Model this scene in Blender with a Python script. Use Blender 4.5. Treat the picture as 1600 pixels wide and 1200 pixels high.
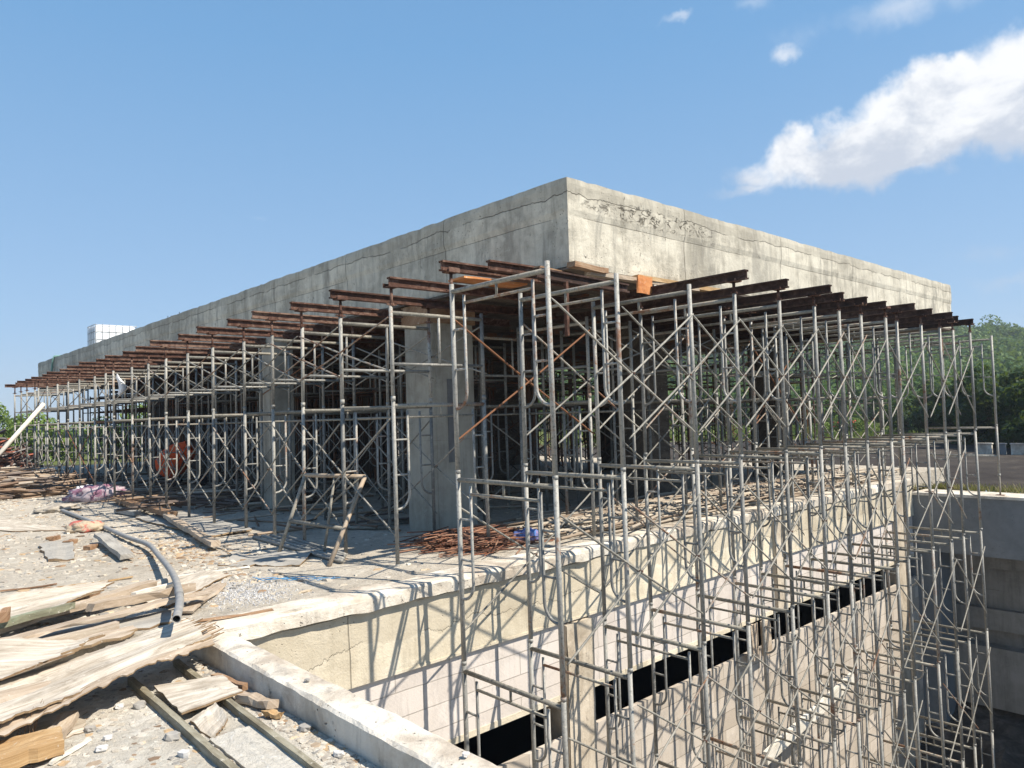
import bpy, math, random
import numpy as np
from mathutils import Vector, Matrix, Euler, Quaternion, noise as mnoise
R = math.radians
for o in list(bpy.data.objects): bpy.data.objects.remove(o)
sc = bpy.context.scene
col = sc.collection
rnd = random.Random(7)

# ------------------------------------------------------------------ camera
FPX, YAW, PITCH, ROLL = 1157.23, R(47.454), R(2.388), R(1.759)
fw = Vector((math.cos(PITCH)*math.cos(YAW), math.cos(PITCH)*math.sin(YAW), math.sin(PITCH)))
r0 = Vector((math.sin(YAW), -math.cos(YAW), 0)); d0 = fw.cross(r0)
cr_ = math.cos(ROLL)*r0 + math.sin(ROLL)*d0
cd_ = -math.sin(ROLL)*r0 + math.cos(ROLL)*d0
cam_d = bpy.data.cameras.new('camera'); cam = bpy.data.objects.new('camera', cam_d); col.objects.link(cam)
mw = Matrix((( cr_.x, -cd_.x, -fw.x, 0), (cr_.y, -cd_.y, -fw.y, 0), (cr_.z, -cd_.z, -fw.z, 1.5), (0, 0, 0, 1)))
cam.matrix_world = mw
cam_d.sensor_width = 36; cam_d.lens = FPX/1600*36; cam_d.clip_start = .05; cam_d.clip_end = 3000
sc.camera = cam

# ------------------------------------------------------------------ sun, sky, exposure
EL = R(52)
AZ = math.atan2(.475, -1.0)            # clockwise from +Y
sdir = Vector((math.sin(AZ)*math.cos(EL), math.cos(AZ)*math.cos(EL), math.sin(EL)))
sl = bpy.data.lights.new('sun', 'SUN'); sl.energy = 4.9; sl.angle = R(.5); sl.color = (1, .915, .79)
so = bpy.data.objects.new('sun', sl); col.objects.link(so)
so.rotation_euler = sdir.to_track_quat('Z', 'Y').to_euler()
sc.view_settings.view_transform = 'Standard'; sc.view_settings.look = 'None'
sc.view_settings.exposure = .66; sc.view_settings.gamma = 1
W = bpy.data.worlds.new('World'); sc.world = W; W.use_nodes = True

class NT:
    """small node-building helper"""
    def __init__(s, nt): s.nt = nt; nt.nodes.clear()
    def n(s, t, ins=None, **kw):
        x = s.nt.nodes.new(t)
        for k, v in kw.items(): setattr(x, k, v)
        for k, v in (ins or {}).items():
            if isinstance(v, bpy.types.NodeSocket): s.nt.links.new(v, x.inputs[k])
            else: x.inputs[k].default_value = v
        return x
    def m(s, op, a, b=None, c=None, clamp=False):
        i = {0: a}
        if b is not None: i[1] = b
        if c is not None: i[2] = c
        return s.n('ShaderNodeMath', i, operation=op, use_clamp=clamp).outputs[0]
    def vm(s, op, a, b=None):
        i = {0: a}
        if b is not None: i[1] = b
        x = s.n('ShaderNodeVectorMath', i, operation=op)
        return x.outputs[1] if op in ('DOT_PRODUCT', 'LENGTH') else x.outputs[0]
    def mix(s, f, a, b, bt='MIX'):
        x = s.n('ShaderNodeMix', data_type='RGBA', blend_type=bt)
        for k, v in ((0, f), (6, a), (7, b)):
            if isinstance(v, bpy.types.NodeSocket): s.nt.links.new(v, x.inputs[k])
            else:
                if k != 0 and len(v) == 3: v = (*v, 1)
                x.inputs[k].default_value = v
        return x.outputs[2]
    def ramp(s, f, stops, interp='LINEAR'):
        x = s.n('ShaderNodeValToRGB', {0: f}); cr = x.color_ramp; cr.interpolation = interp
        while len(cr.elements) < len(stops): cr.elements.new(.5)
        for e, (p, c) in zip(cr.elements, stops):
            e.position = p; e.color = (*c, 1) if len(c) == 3 else c
        return x.outputs[0]
    def rng(s, v, a, b, c=0., d=1., smooth=False):
        x = s.n('ShaderNodeMapRange', {0: v, 1: a, 2: b, 3: c, 4: d})
        if smooth: x.interpolation_type = 'SMOOTHSTEP'
        return x.outputs[0]
    def noise(s, vec, scale, detail=4, rough=.55, dist=0.):
        return s.n('ShaderNodeTexNoise', {'Vector': vec, 'Scale': scale, 'Detail': detail, 'Roughness': rough, 'Distortion': dist}).outputs[0]
    def sep(s, v):
        x = s.n('ShaderNodeSeparateXYZ', {0: v}); return x.outputs
    def comb(s, a, b, c): return s.n('ShaderNodeCombineXYZ', {0: a, 1: b, 2: c}).outputs[0]

t = NT(W.node_tree)
sky = t.n('ShaderNodeTexSky', sky_type='NISHITA', sun_disc=False, sun_elevation=EL, sun_rotation=AZ,
          altitude=0, air_density=1.0, dust_density=.25, ozone_density=3.0)
dirv = t.n('ShaderNodeTexCoord').outputs['Generated']
dn = t.vm('NORMALIZE', dirv)
wrp = t.n('ShaderNodeTexNoise', {'Vector': dn, 'Scale': 9., 'Detail': 6, 'Roughness': .6}).outputs[1]
dw = t.vm('ADD', dn, t.vm('MULTIPLY', t.vm('SUBTRACT', wrp, (.5, .5, .5)), (.09, .09, .09)))
fine = t.noise(dn, 15., 11, .55, .15)
def cloud(c, rad, soft, amp, flat=0.0):
    """ellipse of cloud round a sky direction c; rad = half sizes (azimuth, height)"""
    cv = Vector(c).normalized(); ra = Vector((cv.y, -cv.x, 0)).normalized(); ua = ra.cross(cv)
    u = t.m('DIVIDE', t.vm('DOT_PRODUCT', dw, tuple(ra)), rad[0])
    v = t.m('DIVIDE', t.vm('DOT_PRODUCT', dw, tuple(ua)), rad[1])
    if flat: v = t.m('SUBTRACT', v, t.m('MULTIPLY', u, flat))
    d = t.m('SQRT', t.m('ADD', t.m('MULTIPLY', u, u), t.m('MULTIPLY', v, v)))
    facing = t.m('GREATER_THAN', t.vm('DOT_PRODUCT', dn, tuple(cv)), 0.)
    a = t.m('SUBTRACT', t.m('ADD', 1., t.m('MULTIPLY', t.m('SUBTRACT', fine, .5), amp)), d)
    return t.m('MULTIPLY', t.rng(a, 0., soft, 0., 1., True), facing), v
cl = None; shade = None
specs = [((.914,.259,.303),(.150,.050),.55,1.5,.0,1.), ((.868,.395,.288),(.115,.034),.6,1.5,.0,1.), ((.929,.190,.325),(.095,.075),.55,1.5,.05,1.), ((.897,.290,.338),(.090,.040),.55,1.6,.2,1.),
         ((.893,.318,.300),(.105,.050),.5,1.5,.0,1.), ((.853,.425,.298),(.060,.030),.6,1.6,.1,1.), ((.903,.255,.345),(.065,.034),.5,1.6,.1,1.), ((.915,.30,.282),(.10,.020),.6,1.3,-.05,.95), ((.835,.462,.272),(.055,.010),1.1,1.5,.0,.8),
         ((.817,.40,.414),(.026,.013),1.1,2.4,.3,.62), ((.736,.50,.457),(.026,.007),1.2,2.4,.4,.42), ((.855,.292,.430),(.11,.030),1.6,2.3,0,.5),
         ((.958,.234,.168),(.07,.016),1.6,1.8,0,.42), ((.966,.215,.136),(.055,.012),1.5,1.8,0,.5), ((.778,.423,.465),(.03,.010),1.5,2.,0,.25), ((.385,.89,.245),(.010,.004),1.8,1.6,0,.12)]
for c, rad, sf, amp, fl, op in specs:
    a, v = cloud(c, rad, sf, amp, fl); a = t.m('MULTIPLY', a, op)
    cl = a if cl is None else t.m('MAXIMUM', cl, a)
z = t.sep(dn)[2]
bil = t.noise(t.vm('MULTIPLY', t.vm('ADD', dn, (0, 0, .012)), (1, 1, 1.6)), 11., 8, .6, .25)
bil2 = t.noise(t.vm('MULTIPLY', dn, (1, 1, 1.5)), 42., 6, .6, .3)
# cumulus body: white sunny heads over a greyer base; the base line climbs to the right
alt = t.m('ADD', z, t.m('MULTIPLY', t.sep(dn)[1], .10))
hgt = t.rng(t.m('ADD', alt, t.m('ADD', t.m('MULTIPLY', t.m('SUBTRACT', bil, .5), .30), t.m('MULTIPLY', t.m('SUBTRACT', bil2, .5), .08))), .292, .385, 0, 1, True)
ccol = t.mix(hgt, (4.0, 4.4, 5.1), (6.5, 6.6, 6.75))
skyc = t.mix(.8, t.mix(1., sky.outputs[0], (.98, 1.0, 1.08), 'MULTIPLY'), t.ramp(t.sep(dn)[2], [(0., (3.0, 3.95, 5.2)), (.12, (2.35, 3.65, 5.25)), (.45, (1.3, 2.85, 4.9)), (1., (.6, 1.6, 3.5))]))
back = t.mix(cl, skyc, ccol)
bg = t.n('ShaderNodeBackground', {'Color': back, 'Strength': .098})
wo = t.n('ShaderNodeOutputWorld'); t.nt.links.new(bg.outputs[0], wo.inputs[0])

# ------------------------------------------------------------------ materials
def mat(name, rough=.85, metal=0., spec=.3):
    m = bpy.data.materials.new(name); m.use_nodes = True
    t = NT(m.node_tree)
    b = t.n('ShaderNodeBsdfPrincipled', {'Roughness': rough, 'Metallic': metal, 'Specular IOR Level': spec})
    o = t.n('ShaderNodeOutputMaterial'); t.nt.links.new(b.outputs[0], o.inputs[0])
    return m, t, b
def setc(t, b, c): t.nt.links.new(c, b.inputs['Base Color'])
def bump(t, b, h, st=.5, dist=.02):
    x = t.n('ShaderNodeBump', {'Height': h, 'Strength': st, 'Distance': dist}); t.nt.links.new(x.outputs[0], b.inputs['Normal'])
def pos(t): return t.n('ShaderNodeNewGeometry').outputs['Position']

def concrete(name, c1, c2, c3, seam=0, crack=None, horiz=None, streak=.5, dirt=.3, honey=None, bs=.5, coursed=None, con=0):
    """weathered board-formed concrete; seam = spacing of vertical form joints, crack = height of a wandering cold joint"""
    m, t, b = mat(name, .9, 0, .25)
    P = pos(t); s = t.sep(P)
    h = t.m('ADD', s[0], s[1])                       # runs along either facade
    n1 = t.noise(P, .9, 5, .6, .4); n2 = t.noise(P, 5., 7, .65, .5); n3 = t.noise(P, 45., 6, .7)
    base = t.ramp(t.m('ADD', t.m('MULTIPLY', n1, .6), t.m('MULTIPLY', n2, .4)), [(.42 if con else .36, c1), (.5, c2), (.57 if con else .62, c3)])
    sv = t.comb(t.m('MULTIPLY', s[0], 5.), t.m('MULTIPLY', s[1], 5.), t.m('MULTIPLY', s[2], .45))
    st = t.noise(sv, 1.6, 7, .7)
    base = t.mix(t.m('MULTIPLY', t.rng(st, .52, .75), streak), base, tuple(x*.52 for x in c1))
    base = t.mix(t.m('MULTIPLY', t.rng(st, .46, .28), streak*.8), base, tuple(min(x*1.14, .9) for x in c3))
    # smears of slurry
    sm = t.noise(t.comb(h, h, t.m('MULTIPLY', s[2], 3.)), 2.2, 4, .6, 1.5)
    base = t.mix(t.rng(sm, .60, .66, 0, .35), base, c3)
    height = t.m('ADD', t.m('MULTIPLY', n2, .5), t.m('MULTIPLY', n3, .35))
    dark = (c1[0]*.28, c1[1]*.27, c1[2]*.26)
    # bug holes
    vo = t.n('ShaderNodeTexVoronoi', {'Vector': P, 'Scale': 26., 'Randomness': 1.}); vd = vo.outputs['Distance']
    holes = t.m('MULTIPLY', t.rng(vd, .16, .07), t.rng(t.noise(P, 2.1, 3), .52, .62))
    base = t.mix(t.m('MULTIPLY', holes, .8), base, dark); height = t.m('SUBTRACT', height, t.m('MULTIPLY', holes, 1.2))
    if seam:
        fr = t.m('ABSOLUTE', t.m('SUBTRACT', t.m('FRACT', t.m('DIVIDE', t.m('ADD', h, .35), seam)), .5))
        ln = t.rng(fr, .0065/seam, .002/seam)
        base = t.mix(t.m('MULTIPLY', ln, .5), base, dark); height = t.m('SUBTRACT', height, ln)
        cell = t.n('ShaderNodeTexWhiteNoise', {'W': t.m('FLOOR', t.m('ADD', t.m('DIVIDE', t.m('ADD', h, .35), seam), .5))}, noise_dimensions='1D').outputs[0]
        base = t.mix(t.m('MULTIPLY', cell, .28), base, tuple(x*.62 for x in c1))
    for z0, amp_, wd in (crack or []):
        wig = t.m('MULTIPLY', t.m('SUBTRACT', t.noise(t.comb(h, 0., z0), 1.1, 10, .72, .6), .5), amp_)
        dz = t.m('ABSOLUTE', t.m('SUBTRACT', s[2], t.m('ADD', z0, wig)))
        on = t.rng(t.noise(t.comb(h, z0, 0.), 1.3, 4), .44, .52)
        k = t.m('MULTIPLY', t.rng(dz, wd, wd*.25), on)
        base = t.mix(t.m('MULTIPLY', k, .62), base, dark); height = t.m('SUBTRACT', height, t.m('MULTIPLY', k, 1.6))
        up = t.m('MULTIPLY', t.m('GREATER_THAN', t.m('SUBTRACT', s[2], t.m('ADD', z0, wig)), 0.), .38)
        base = t.mix(up, base, tuple(x*.8 for x in c1))
    for z0, wd in (horiz or []):
        dz = t.m('ABSOLUTE', t.m('SUBTRACT', t.m('ADD', s[2], t.m('MULTIPLY', n2, .012)), z0))
        k = t.m('MULTIPLY', t.rng(dz, wd, wd*.3), t.rng(t.noise(t.comb(h, 0., 0.), .7, 3), .46, .52)); base = t.mix(t.m('MULTIPLY', k, .55), base, dark); height = t.m('SUBTRACT', height, k)
    if con:                                           # chipped pock marks and grey run-off patches
        pk = t.noise(t.comb(t.m('MULTIPLY', s[0], 1.), s[1], t.m('MULTIPLY', s[2], .6)), 13., 8, .78, .8)
        k = t.m('MULTIPLY', t.rng(pk, .63, .67), t.rng(n1, .46, .56)); base = t.mix(t.m('MULTIPLY', k, .6), base, dark); height = t.m('SUBTRACT', height, t.m('MULTIPLY', k, 1.5))
        ro = t.noise(t.comb(t.m('MULTIPLY', s[0], 1.5), t.m('MULTIPLY', s[1], 1.5), t.m('MULTIPLY', s[2], .35)), 1.7, 9, .72, .7)
        base = t.mix(t.rng(ro, .52, .62, 0, .6), base, (c1[0]*.62, c1[1]*.63, c1[2]*.66))
    if honey:                                         # broken, honeycombed patch
        cx, cz, rx, rz = honey
        e = t.m('ADD', t.m('POWER', t.m('DIVIDE', t.m('SUBTRACT', s[0], cx), rx), 2.), t.m('POWER', t.m('DIVIDE', t.m('SUBTRACT', s[2], cz), rz), 2.))
        hn = t.noise(t.comb(t.m('MULTIPLY', s[0], 1.), s[1], t.m('MULTIPLY', s[2], 1.6)), 9., 8, .75, 1.2)
        k = t.m('MULTIPLY', t.rng(e, 1.1, .1), t.rng(hn, .55, .60))
        base = t.mix(t.m('MULTIPLY', k, .85), base, (.10, .085, .065)); height = t.m('SUBTRACT', height, t.m('MULTIPLY', k, 3.))
    setc(t, b, base); bump(t, b, height, bs, .02)
    return m

M = {}
M['facade'] = concrete('facade_concrete', (.40,.372,.305), (.58,.54,.445), (.70,.66,.55), seam=2.44, crack=[(3.84,.24,.0055)], horiz=[(3.595,.0035)],
                       streak=.85, honey=(7.2,3.76,1.3,.11), bs=1., con=1)
M['pitwall'] = concrete('cream_concrete', (.50,.435,.325), (.66,.59,.455), (.75,.68,.545), seam=3.66, crack=[(-.14,.06,.006),(-.45,.5,.003)], streak=.5, bs=.8)
M['pier'] = concrete('tan_pier_concrete', (.34,.285,.215), (.48,.415,.325), (.58,.51,.41), streak=.5, bs=.7, con=1)
M['kerb'] = concrete('kerb_plaster', (.42,.36,.29), (.58,.525,.44), (.70,.655,.57), streak=.2, bs=1., con=1)
M['column'] = concrete('column_concrete', (.25,.228,.185), (.36,.335,.28), (.44,.415,.35), streak=.5, horiz=[(1.2,.004),(2.4,.004)], bs=.5)
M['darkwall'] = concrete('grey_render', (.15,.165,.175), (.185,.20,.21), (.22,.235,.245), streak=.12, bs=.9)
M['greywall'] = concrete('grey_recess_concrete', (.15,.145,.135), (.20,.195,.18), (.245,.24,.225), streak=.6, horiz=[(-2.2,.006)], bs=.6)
M['darkwall2'] = concrete('dark_concrete', (.12,.12,.12), (.17,.17,.17), (.21,.21,.205), streak=.5, bs=.6)

def blocks(name, c1, c2, mort, bw, bh, off=0.):
    m, t, b = mat(name, .95, 0, .2)
    P = pos(t); s = t.sep(P)
    dist = t.m('MULTIPLY', t.m('SUBTRACT', t.noise(P, 3., 3), .5), .02)
    v = t.comb(t.m('ADD', s[0], s[1]), t.m('ADD', t.m('ADD', s[2], off), dist), 0.)
    br = t.n('ShaderNodeTexBrick', {'Vector': v, 'Scale': 1., 'Mortar Size': .006, 'Mortar Smooth': .3, 'Brick Width': bw, 'Row Height': bh,
             'Color1': (*c1, 1), 'Color2': (*c2, 1), 'Mortar': (*mort, 1), 'Bias': 0.})
    n = t.noise(P, 3., 7, .65, .8); n2 = t.noise(P, 60., 4, .7)
    c = t.mix(t.rng(n, .5, .7, 0, .45), br.outputs[0], tuple(x*.72 for x in c1))
    sm = t.noise(t.comb(s[0], s[1], t.m('MULTIPLY', s[2], .5)), 1.6, 6, .7, 1.)
    dr = t.noise(t.comb(t.m('MULTIPLY', s[0], 6.), 0., t.m('MULTIPLY', s[2], .8)), 1.3, 8, .75)
    c = t.mix(t.rng(dr, .54, .68, 0, .5), c, tuple(x*.45 for x in c1))
    c = t.mix(t.rng(sm, .58, .66, 0, .6), c, tuple(min(.85, x*1.12) for x in c2))
    # saw marks of the cut blocks
    wv = t.n('ShaderNodeTexWave', {'Vector': v, 'Scale': 14., 'Distortion': 2.}, wave_type='BANDS', bands_direction='DIAGONAL').outputs[1]
    c = t.mix(t.m('MULTIPLY', t.rng(wv, .5, 0., 0, .10), t.rng(n, .45, .55)), c, (.3, .28, .27))
    setc(t, b, c)
    bump(t, b, t.m('ADD', t.m('MULTIPLY', br.outputs[1], -1.), t.m('ADD', t.m('MULTIPLY', n2, .25), t.m('MULTIPLY', n, .6))), .6, .015)
    return m
M['block'] = blocks('aerated_block', (.56,.505,.455), (.65,.595,.545), (.42,.38,.335), .6, .225, .02)
M['block_low'] = blocks('rough_block', (.42,.365,.30), (.55,.49,.42), (.34,.295,.24), .6, .225, .1)

def deckmat(name, pwc=(.62, .575, .49), base=((.38,.335,.27), (.48,.43,.355), (.57,.52,.435))):
    m, t, b = mat(name, .95, 0, .2)
    P = pos(t)
    n1 = t.noise(P, .7, 6, .6, .6); n2 = t.noise(P, 6., 8, .7, .4); n3 = t.noise(P, 70., 5, .75)
    c = t.ramp(t.m('ADD', t.m('MULTIPLY', n1, .55), t.m('MULTIPLY', n2, .45)), [(.36, base[0]), (.5, base[1]), (.63, base[2])])
    c = t.mix(t.rng(n3, .55, .72, 0, .55), c, tuple(x*.45 for x in base[0]))
    pw = t.noise(P, 2.6, 9, .75, 1.2)
    c = t.mix(t.rng(pw, .54, .60, 0, .7), c, pwc)
    st = t.noise(P, 1.3, 6, .65, .8)
    c = t.mix(t.rng(st, .58, .68, 0, .55), c, tuple(x*.55 for x in base[0]))
    cr = t.noise(P, 11., 9, .8, 1.6)
    c = t.mix(t.rng(cr, .55, .60, 0, .55), c, tuple(x*.62 for x in base[0])); c = t.mix(t.rng(cr, .44, .39, 0, .45), c, tuple(min(.8, x*1.15) for x in pwc))
    setc(t, b, c); bump(t, b, t.m('ADD', t.m('ADD', t.m('MULTIPLY', n3, .4), n2), t.m('ADD', t.m('MULTIPLY', pw, 1.5), t.m('MULTIPLY', cr, -1.2))), .9, .02)
    return m
M['deck'] = deckmat('cement_floor')
M['sand'] = deckmat('cement_dust', (.74, .70, .62), ((.44,.40,.33), (.60,.555,.475), (.72,.675,.59)))

def ground():
    m, t, b = mat('ground_soil', .95, 0, .15)
    P = pos(t); s = t.sep(P)
    r = t.vm('LENGTH', P)
    n1 = t.noise(P, .12, 6, .6, .5); n2 = t.noise(P, 1.2, 7, .7, .4)
    lot = t.ramp(t.m('ADD', t.m('MULTIPLY', n1, .5), t.m('MULTIPLY', n2, .5)), [(.38, (.028,.023,.020)), (.5, (.045,.038,.033)), (.6, (.08,.068,.055))])
    gr = t.ramp(n2, [(.35, (.06,.075,.025)), (.5, (.10,.125,.035)), (.65, (.17,.18,.06))])
    g = t.rng(t.m('ADD', r, t.m('MULTIPLY', n1, 30.)), 55., 62.)
    setc(t, b, t.mix(g, lot, gr)); bump(t, b, n2, .6, .1)
    return m
M['ground'] = ground()

def steel(name, c1, c2, rustamt=.5, metal=.35, rough=.5):
    m, t, b = mat(name, rough, metal, .4)
    P = pos(t); oi = t.n('ShaderNodeObjectInfo').outputs['Random']
    n1 = t.noise(P, 2.3, 5, .6); n2 = t.noise(P, 28., 6, .7, .5); n3 = t.noise(P, 110., 4, .7)
    c = t.mix(t.rng(t.m('ADD', t.m('MULTIPLY', n1, .6), t.m('MULTIPLY', oi, .4)), .3, .7), c1, c2)
    c = t.mix(t.rng(n3, .5, .7, 0, .35), c, tuple(x*.45 for x in c1))
    # cement spatter
    c = t.mix(t.rng(n2, .58, .64, 0, .65), c, (.50, .46, .38))
    c = t.mix(t.rng(n2, .46, .38, 0, .6), c, tuple(x*.5 for x in c1))
    rs = t.m('ADD', t.m('MULTIPLY', n1, .5), t.m('ADD', t.m('MULTIPLY', n2, .35), t.m('MULTIPLY', oi, .22)))
    k = t.rng(rs, .70-.22*rustamt, .78-.22*rustamt, 0, .9)
    c = t.mix(k, c, t.mix(n3, (.10, .035, .015), (.26, .12, .055)))
    setc(t, b, c)
    t.nt.links.new(t.rng(k, 0, 1, metal, 0), b.inputs['Metallic']); t.nt.links.new(t.rng(k, 0, 1, rough, .9), b.inputs['Roughness'])
    bump(t, b, t.m('ADD', n3, n2), .35, .004)
    return m
M['steel'] = steel('galvanised_tube', (.185,.183,.17), (.385,.378,.345), .26, .12, .6)
M['steel2'] = steel('weathered_tube', (.165,.155,.13), (.38,.355,.295), .42, .05, .72)
M['brace'] = steel('brace_tube_steel', (.19,.18,.155), (.39,.37,.32), .42, .05, .72)
M['shadetube'] = steel('shade_dark_tube', (.07,.065,.06), (.13,.12,.105), .8, .1)  # darkened copy of the tube steel, interior shade put into its colour
M['rustysteel'] = steel('rusty_brace', (.20,.11,.07), (.25,.15,.10), 1.5, .1, .8)

def rust(name, a, b_, c_):
    m, t, b = mat(name, .9, .1, .2)
    P = pos(t); n = t.noise(P, 9., 7, .7, .8); n2 = t.noise(P, 90., 4, .7)
    oi = t.n('ShaderNodeObjectInfo').outputs['Random']
    c = t.ramp(t.m('ADD', t.m('MULTIPLY', n, .85), t.m('MULTIPLY', oi, .15)), [(.35, a), (.5, b_), (.64, c_)])
    c = t.mix(t.rng(n2, .55, .7, 0, .5), c, a)
    setc(t, b, c); bump(t, b, t.m('ADD', n, n2), .6, .006); return m
M['rust'] = rust('rusty_steel', (.055,.032,.024), (.115,.058,.042), (.25,.165,.125))
M['rustdark'] = rust('dark_rusty_steel', (.03,.022,.02), (.065,.038,.03), (.12,.08,.065))
M['redpaint'] = rust('red_oxide_paint', (.22,.05,.03), (.36,.09,.05), (.45,.16,.10))
M['orange'] = rust('orange_paint', (.62,.09,.03), (.80,.13,.04), (.85,.20,.08))

def wood(name, a, b_, c_, scale=1., rough=.85):
    m, t, b = mat(name, rough, 0, .2)
    uv = t.n('ShaderNodeTexCoord').outputs['UV']; s = t.sep(uv)
    oi = t.n('ShaderNodeObjectInfo').outputs['Random']
    P = t.comb(t.m('MULTIPLY', s[0], 2.2), t.m('MULTIPLY', s[1], 46.*scale), t.m('MULTIPLY', oi, 40.))
    g = t.noise(P, 1.5, 8, .7, .6)
    w = t.noise(t.comb(s[0], t.m('MULTIPLY', s[1], 3.), t.m('MULTIPLY', oi, 9.)), 2.2, 6, .65, 1.)
    c = t.ramp(t.m('ADD', t.m('MULTIPLY', g, .42), t.m('MULTIPLY', w, .58)), [(.36, a), (.5, b_), (.62, c_)])
    sp = t.noise(pos(t), 26., 7, .75, .4)
    c = t.mix(t.rng(sp, .60, .67, 0, .65), c, (.66, .62, .54))
    dk = t.noise(pos(t), 7., 7, .7, .4); c = t.mix(t.rng(dk, .58, .70, 0, .55), c, tuple(x*.4 for x in a))
    setc(t, b, c); bump(t, b, t.m('ADD', g, t.m('MULTIPLY', sp, .5)), .7, .006); return m
M['ply'] = wood('weathered_plywood', (.26,.215,.16), (.47,.415,.34), (.66,.605,.52), .5)
M['plygrey'] = wood('grey_plywood', (.24,.225,.20), (.34,.32,.285), (.44,.42,.375))
M['plyedge'] = wood('plywood_plies', (.12,.07,.04), (.28,.19,.11), (.42,.31,.19), 6)
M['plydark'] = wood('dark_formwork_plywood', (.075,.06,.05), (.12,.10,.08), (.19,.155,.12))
M['plyorange'] = wood('fresh_orange_plywood', (.42,.15,.055), (.52,.21,.08), (.60,.29,.12), .2)
M['timber'] = wood('weathered_timber', (.25,.19,.13), (.40,.32,.24), (.52,.45,.36))
M['brown'] = wood('brown_timber', (.16,.09,.05), (.28,.17,.10), (.40,.28,.18))
M['yellowwood'] = wood('yellow_timber', (.26,.155,.07), (.41,.265,.13), (.53,.39,.23))
M['green'] = wood('green_painted_timber', (.13,.12,.08), (.22,.22,.15), (.28,.33,.23), 1)
M['mossy'] = wood('mossy_timber', (.13,.11,.075), (.24,.215,.155), (.34,.32,.25))
M['pale'] = wood('pale_timber', (.50,.46,.38), (.64,.60,.52), (.74,.71,.64))

def island(name, cols, rough=.9):
    m, t, b = mat(name, rough, 0, .2)
    ri = t.n('ShaderNodeNewGeometry').outputs['Random Per Island']
    stops = [(i/len(cols), c) for i, c in enumerate(cols)]
    c = t.ramp(ri, stops, 'CONSTANT'); n = t.noise(pos(t), 40., 4, .7)
    setc(t, b, t.mix(t.rng(n, .4, .7, 0, .45), c, (.2, .17, .14))); bump(t, b, n, .5, .01); return m
M['rubble'] = island('rubble_mix', [(.50,.455,.38), (.42,.38,.32), (.60,.56,.48), (.33,.295,.25), (.27,.26,.24), (.47,.42,.34), (.37,.34,.29), (.54,.50,.43)])
M['chips'] = island('wood_chip_mix', [(.45,.32,.19), (.30,.20,.12), (.58,.47,.33), (.20,.13,.08), (.50,.43,.34), (.36,.28,.2)])
M['gravel'] = island('grey_gravel_mix', [(.40,.41,.43), (.60,.60,.60), (.28,.29,.31), (.50,.50,.51), (.66,.65,.62)])
M['rods'] = island('rod_mix', [(.34,.26,.19), (.17,.11,.075), (.45,.38,.30), (.13,.10,.085), (.26,.18,.12)])
M['poles'] = island('pole_mix', [(.42,.36,.28), (.28,.22,.165), (.50,.44,.355), (.36,.31,.25), (.20,.15,.11)])
M['rebar'] = island('rebar_mix', [(.20,.075,.04), (.13,.05,.03), (.26,.12,.07), (.30,.16,.10), (.10,.045,.03)])
M['scrap'] = island('scrap_mix', [(.10,.05,.04), (.20,.08,.05), (.14,.12,.12), (.28,.27,.26), (.08,.05,.04), (.33,.09,.05)])

def foliage(name, a, b_, c_, sc_=.25):
    m = bpy.data.materials.new(name); m.use_nodes = True; t = NT(m.node_tree)
    P = pos(t); n = t.noise(P, sc_, 4, .6); ri = t.n('ShaderNodeNewGeometry').outputs['Random Per Island']
    c = t.ramp(t.m('ADD', t.m('MULTIPLY', n, .6), t.m('MULTIPLY', ri, .4)), [(.3, a), (.5, b_), (.72, c_)])
    d = t.n('ShaderNodeBsdfPrincipled', {'Base Color': c, 'Roughness': .6, 'Specular IOR Level': .2})
    tr = t.n('ShaderNodeBsdfTranslucent', {'Color': t.mix(.5, c, (.30, .40, .05))})
    mx = t.n('ShaderNodeMixShader', {0: .28, 1: d.outputs[0], 2: tr.outputs[0]})
    o = t.n('ShaderNodeOutputMaterial'); t.nt.links.new(mx.outputs[0], o.inputs[0]); return m
M['leaf_hill'] = foliage('hill_leaves', (.035,.075,.022), (.065,.13,.03), (.13,.20,.05), .06)
M['leaf_dark'] = foliage('dark_leaves', (.010,.028,.010), (.018,.045,.014), (.035,.075,.02), .3)
M['leaf_light'] = foliage('light_leaves', (.08,.13,.025), (.14,.21,.045), (.22,.30,.07), .4)
M['field'] = foliage('field_blades', (.07,.10,.03), (.12,.155,.04), (.19,.22,.07), .2)
M['bark'] = wood('bark', (.06,.045,.035), (.10,.08,.06), (.16,.13,.10))

def plain(name, c, rough=.6, metal=0., var=.3, sc_=6., spec=.4, c2=None):
    m, t, b = mat(name, rough, metal, spec)
    n = t.noise(pos(t), sc_, 6, .65, .5)
    setc(t, b, t.mix(t.rng(n, .42, .65, 0, var), c, c2 or tuple(x*.45 for x in c))); bump(t, b, n, .25, .01); return m
M['void'] = plain('shade_and_tyre_black', (.02,.025,.033), .9, var=0)  # near-black stands in for shade in the back room; also the mixer tyres
M['tank'] = plain('white_polythene', (.80,.83,.85), .35, var=.12)
M['pvc'] = plain('grey_pvc_pipe', (.25,.25,.245), .6, var=.6, c2=(.42,.39,.34), sc_=12)
M['whitebag'] = plain('white_plastic', (.75,.75,.76), .4, var=.3)
M['rope'] = plain('blue_rope', (.05,.28,.55), .6, var=.3)
M['bluecloth'] = plain('blue_sheet', (.06,.17,.45), .5, var=.6, c2=(.45,.18,.16), sc_=12)
M['hose'] = plain('green_hose', (.20,.36,.30), .5)
M['blackmetal'] = plain('dark_cage_steel', (.30,.31,.32), .5, .4)
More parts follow.
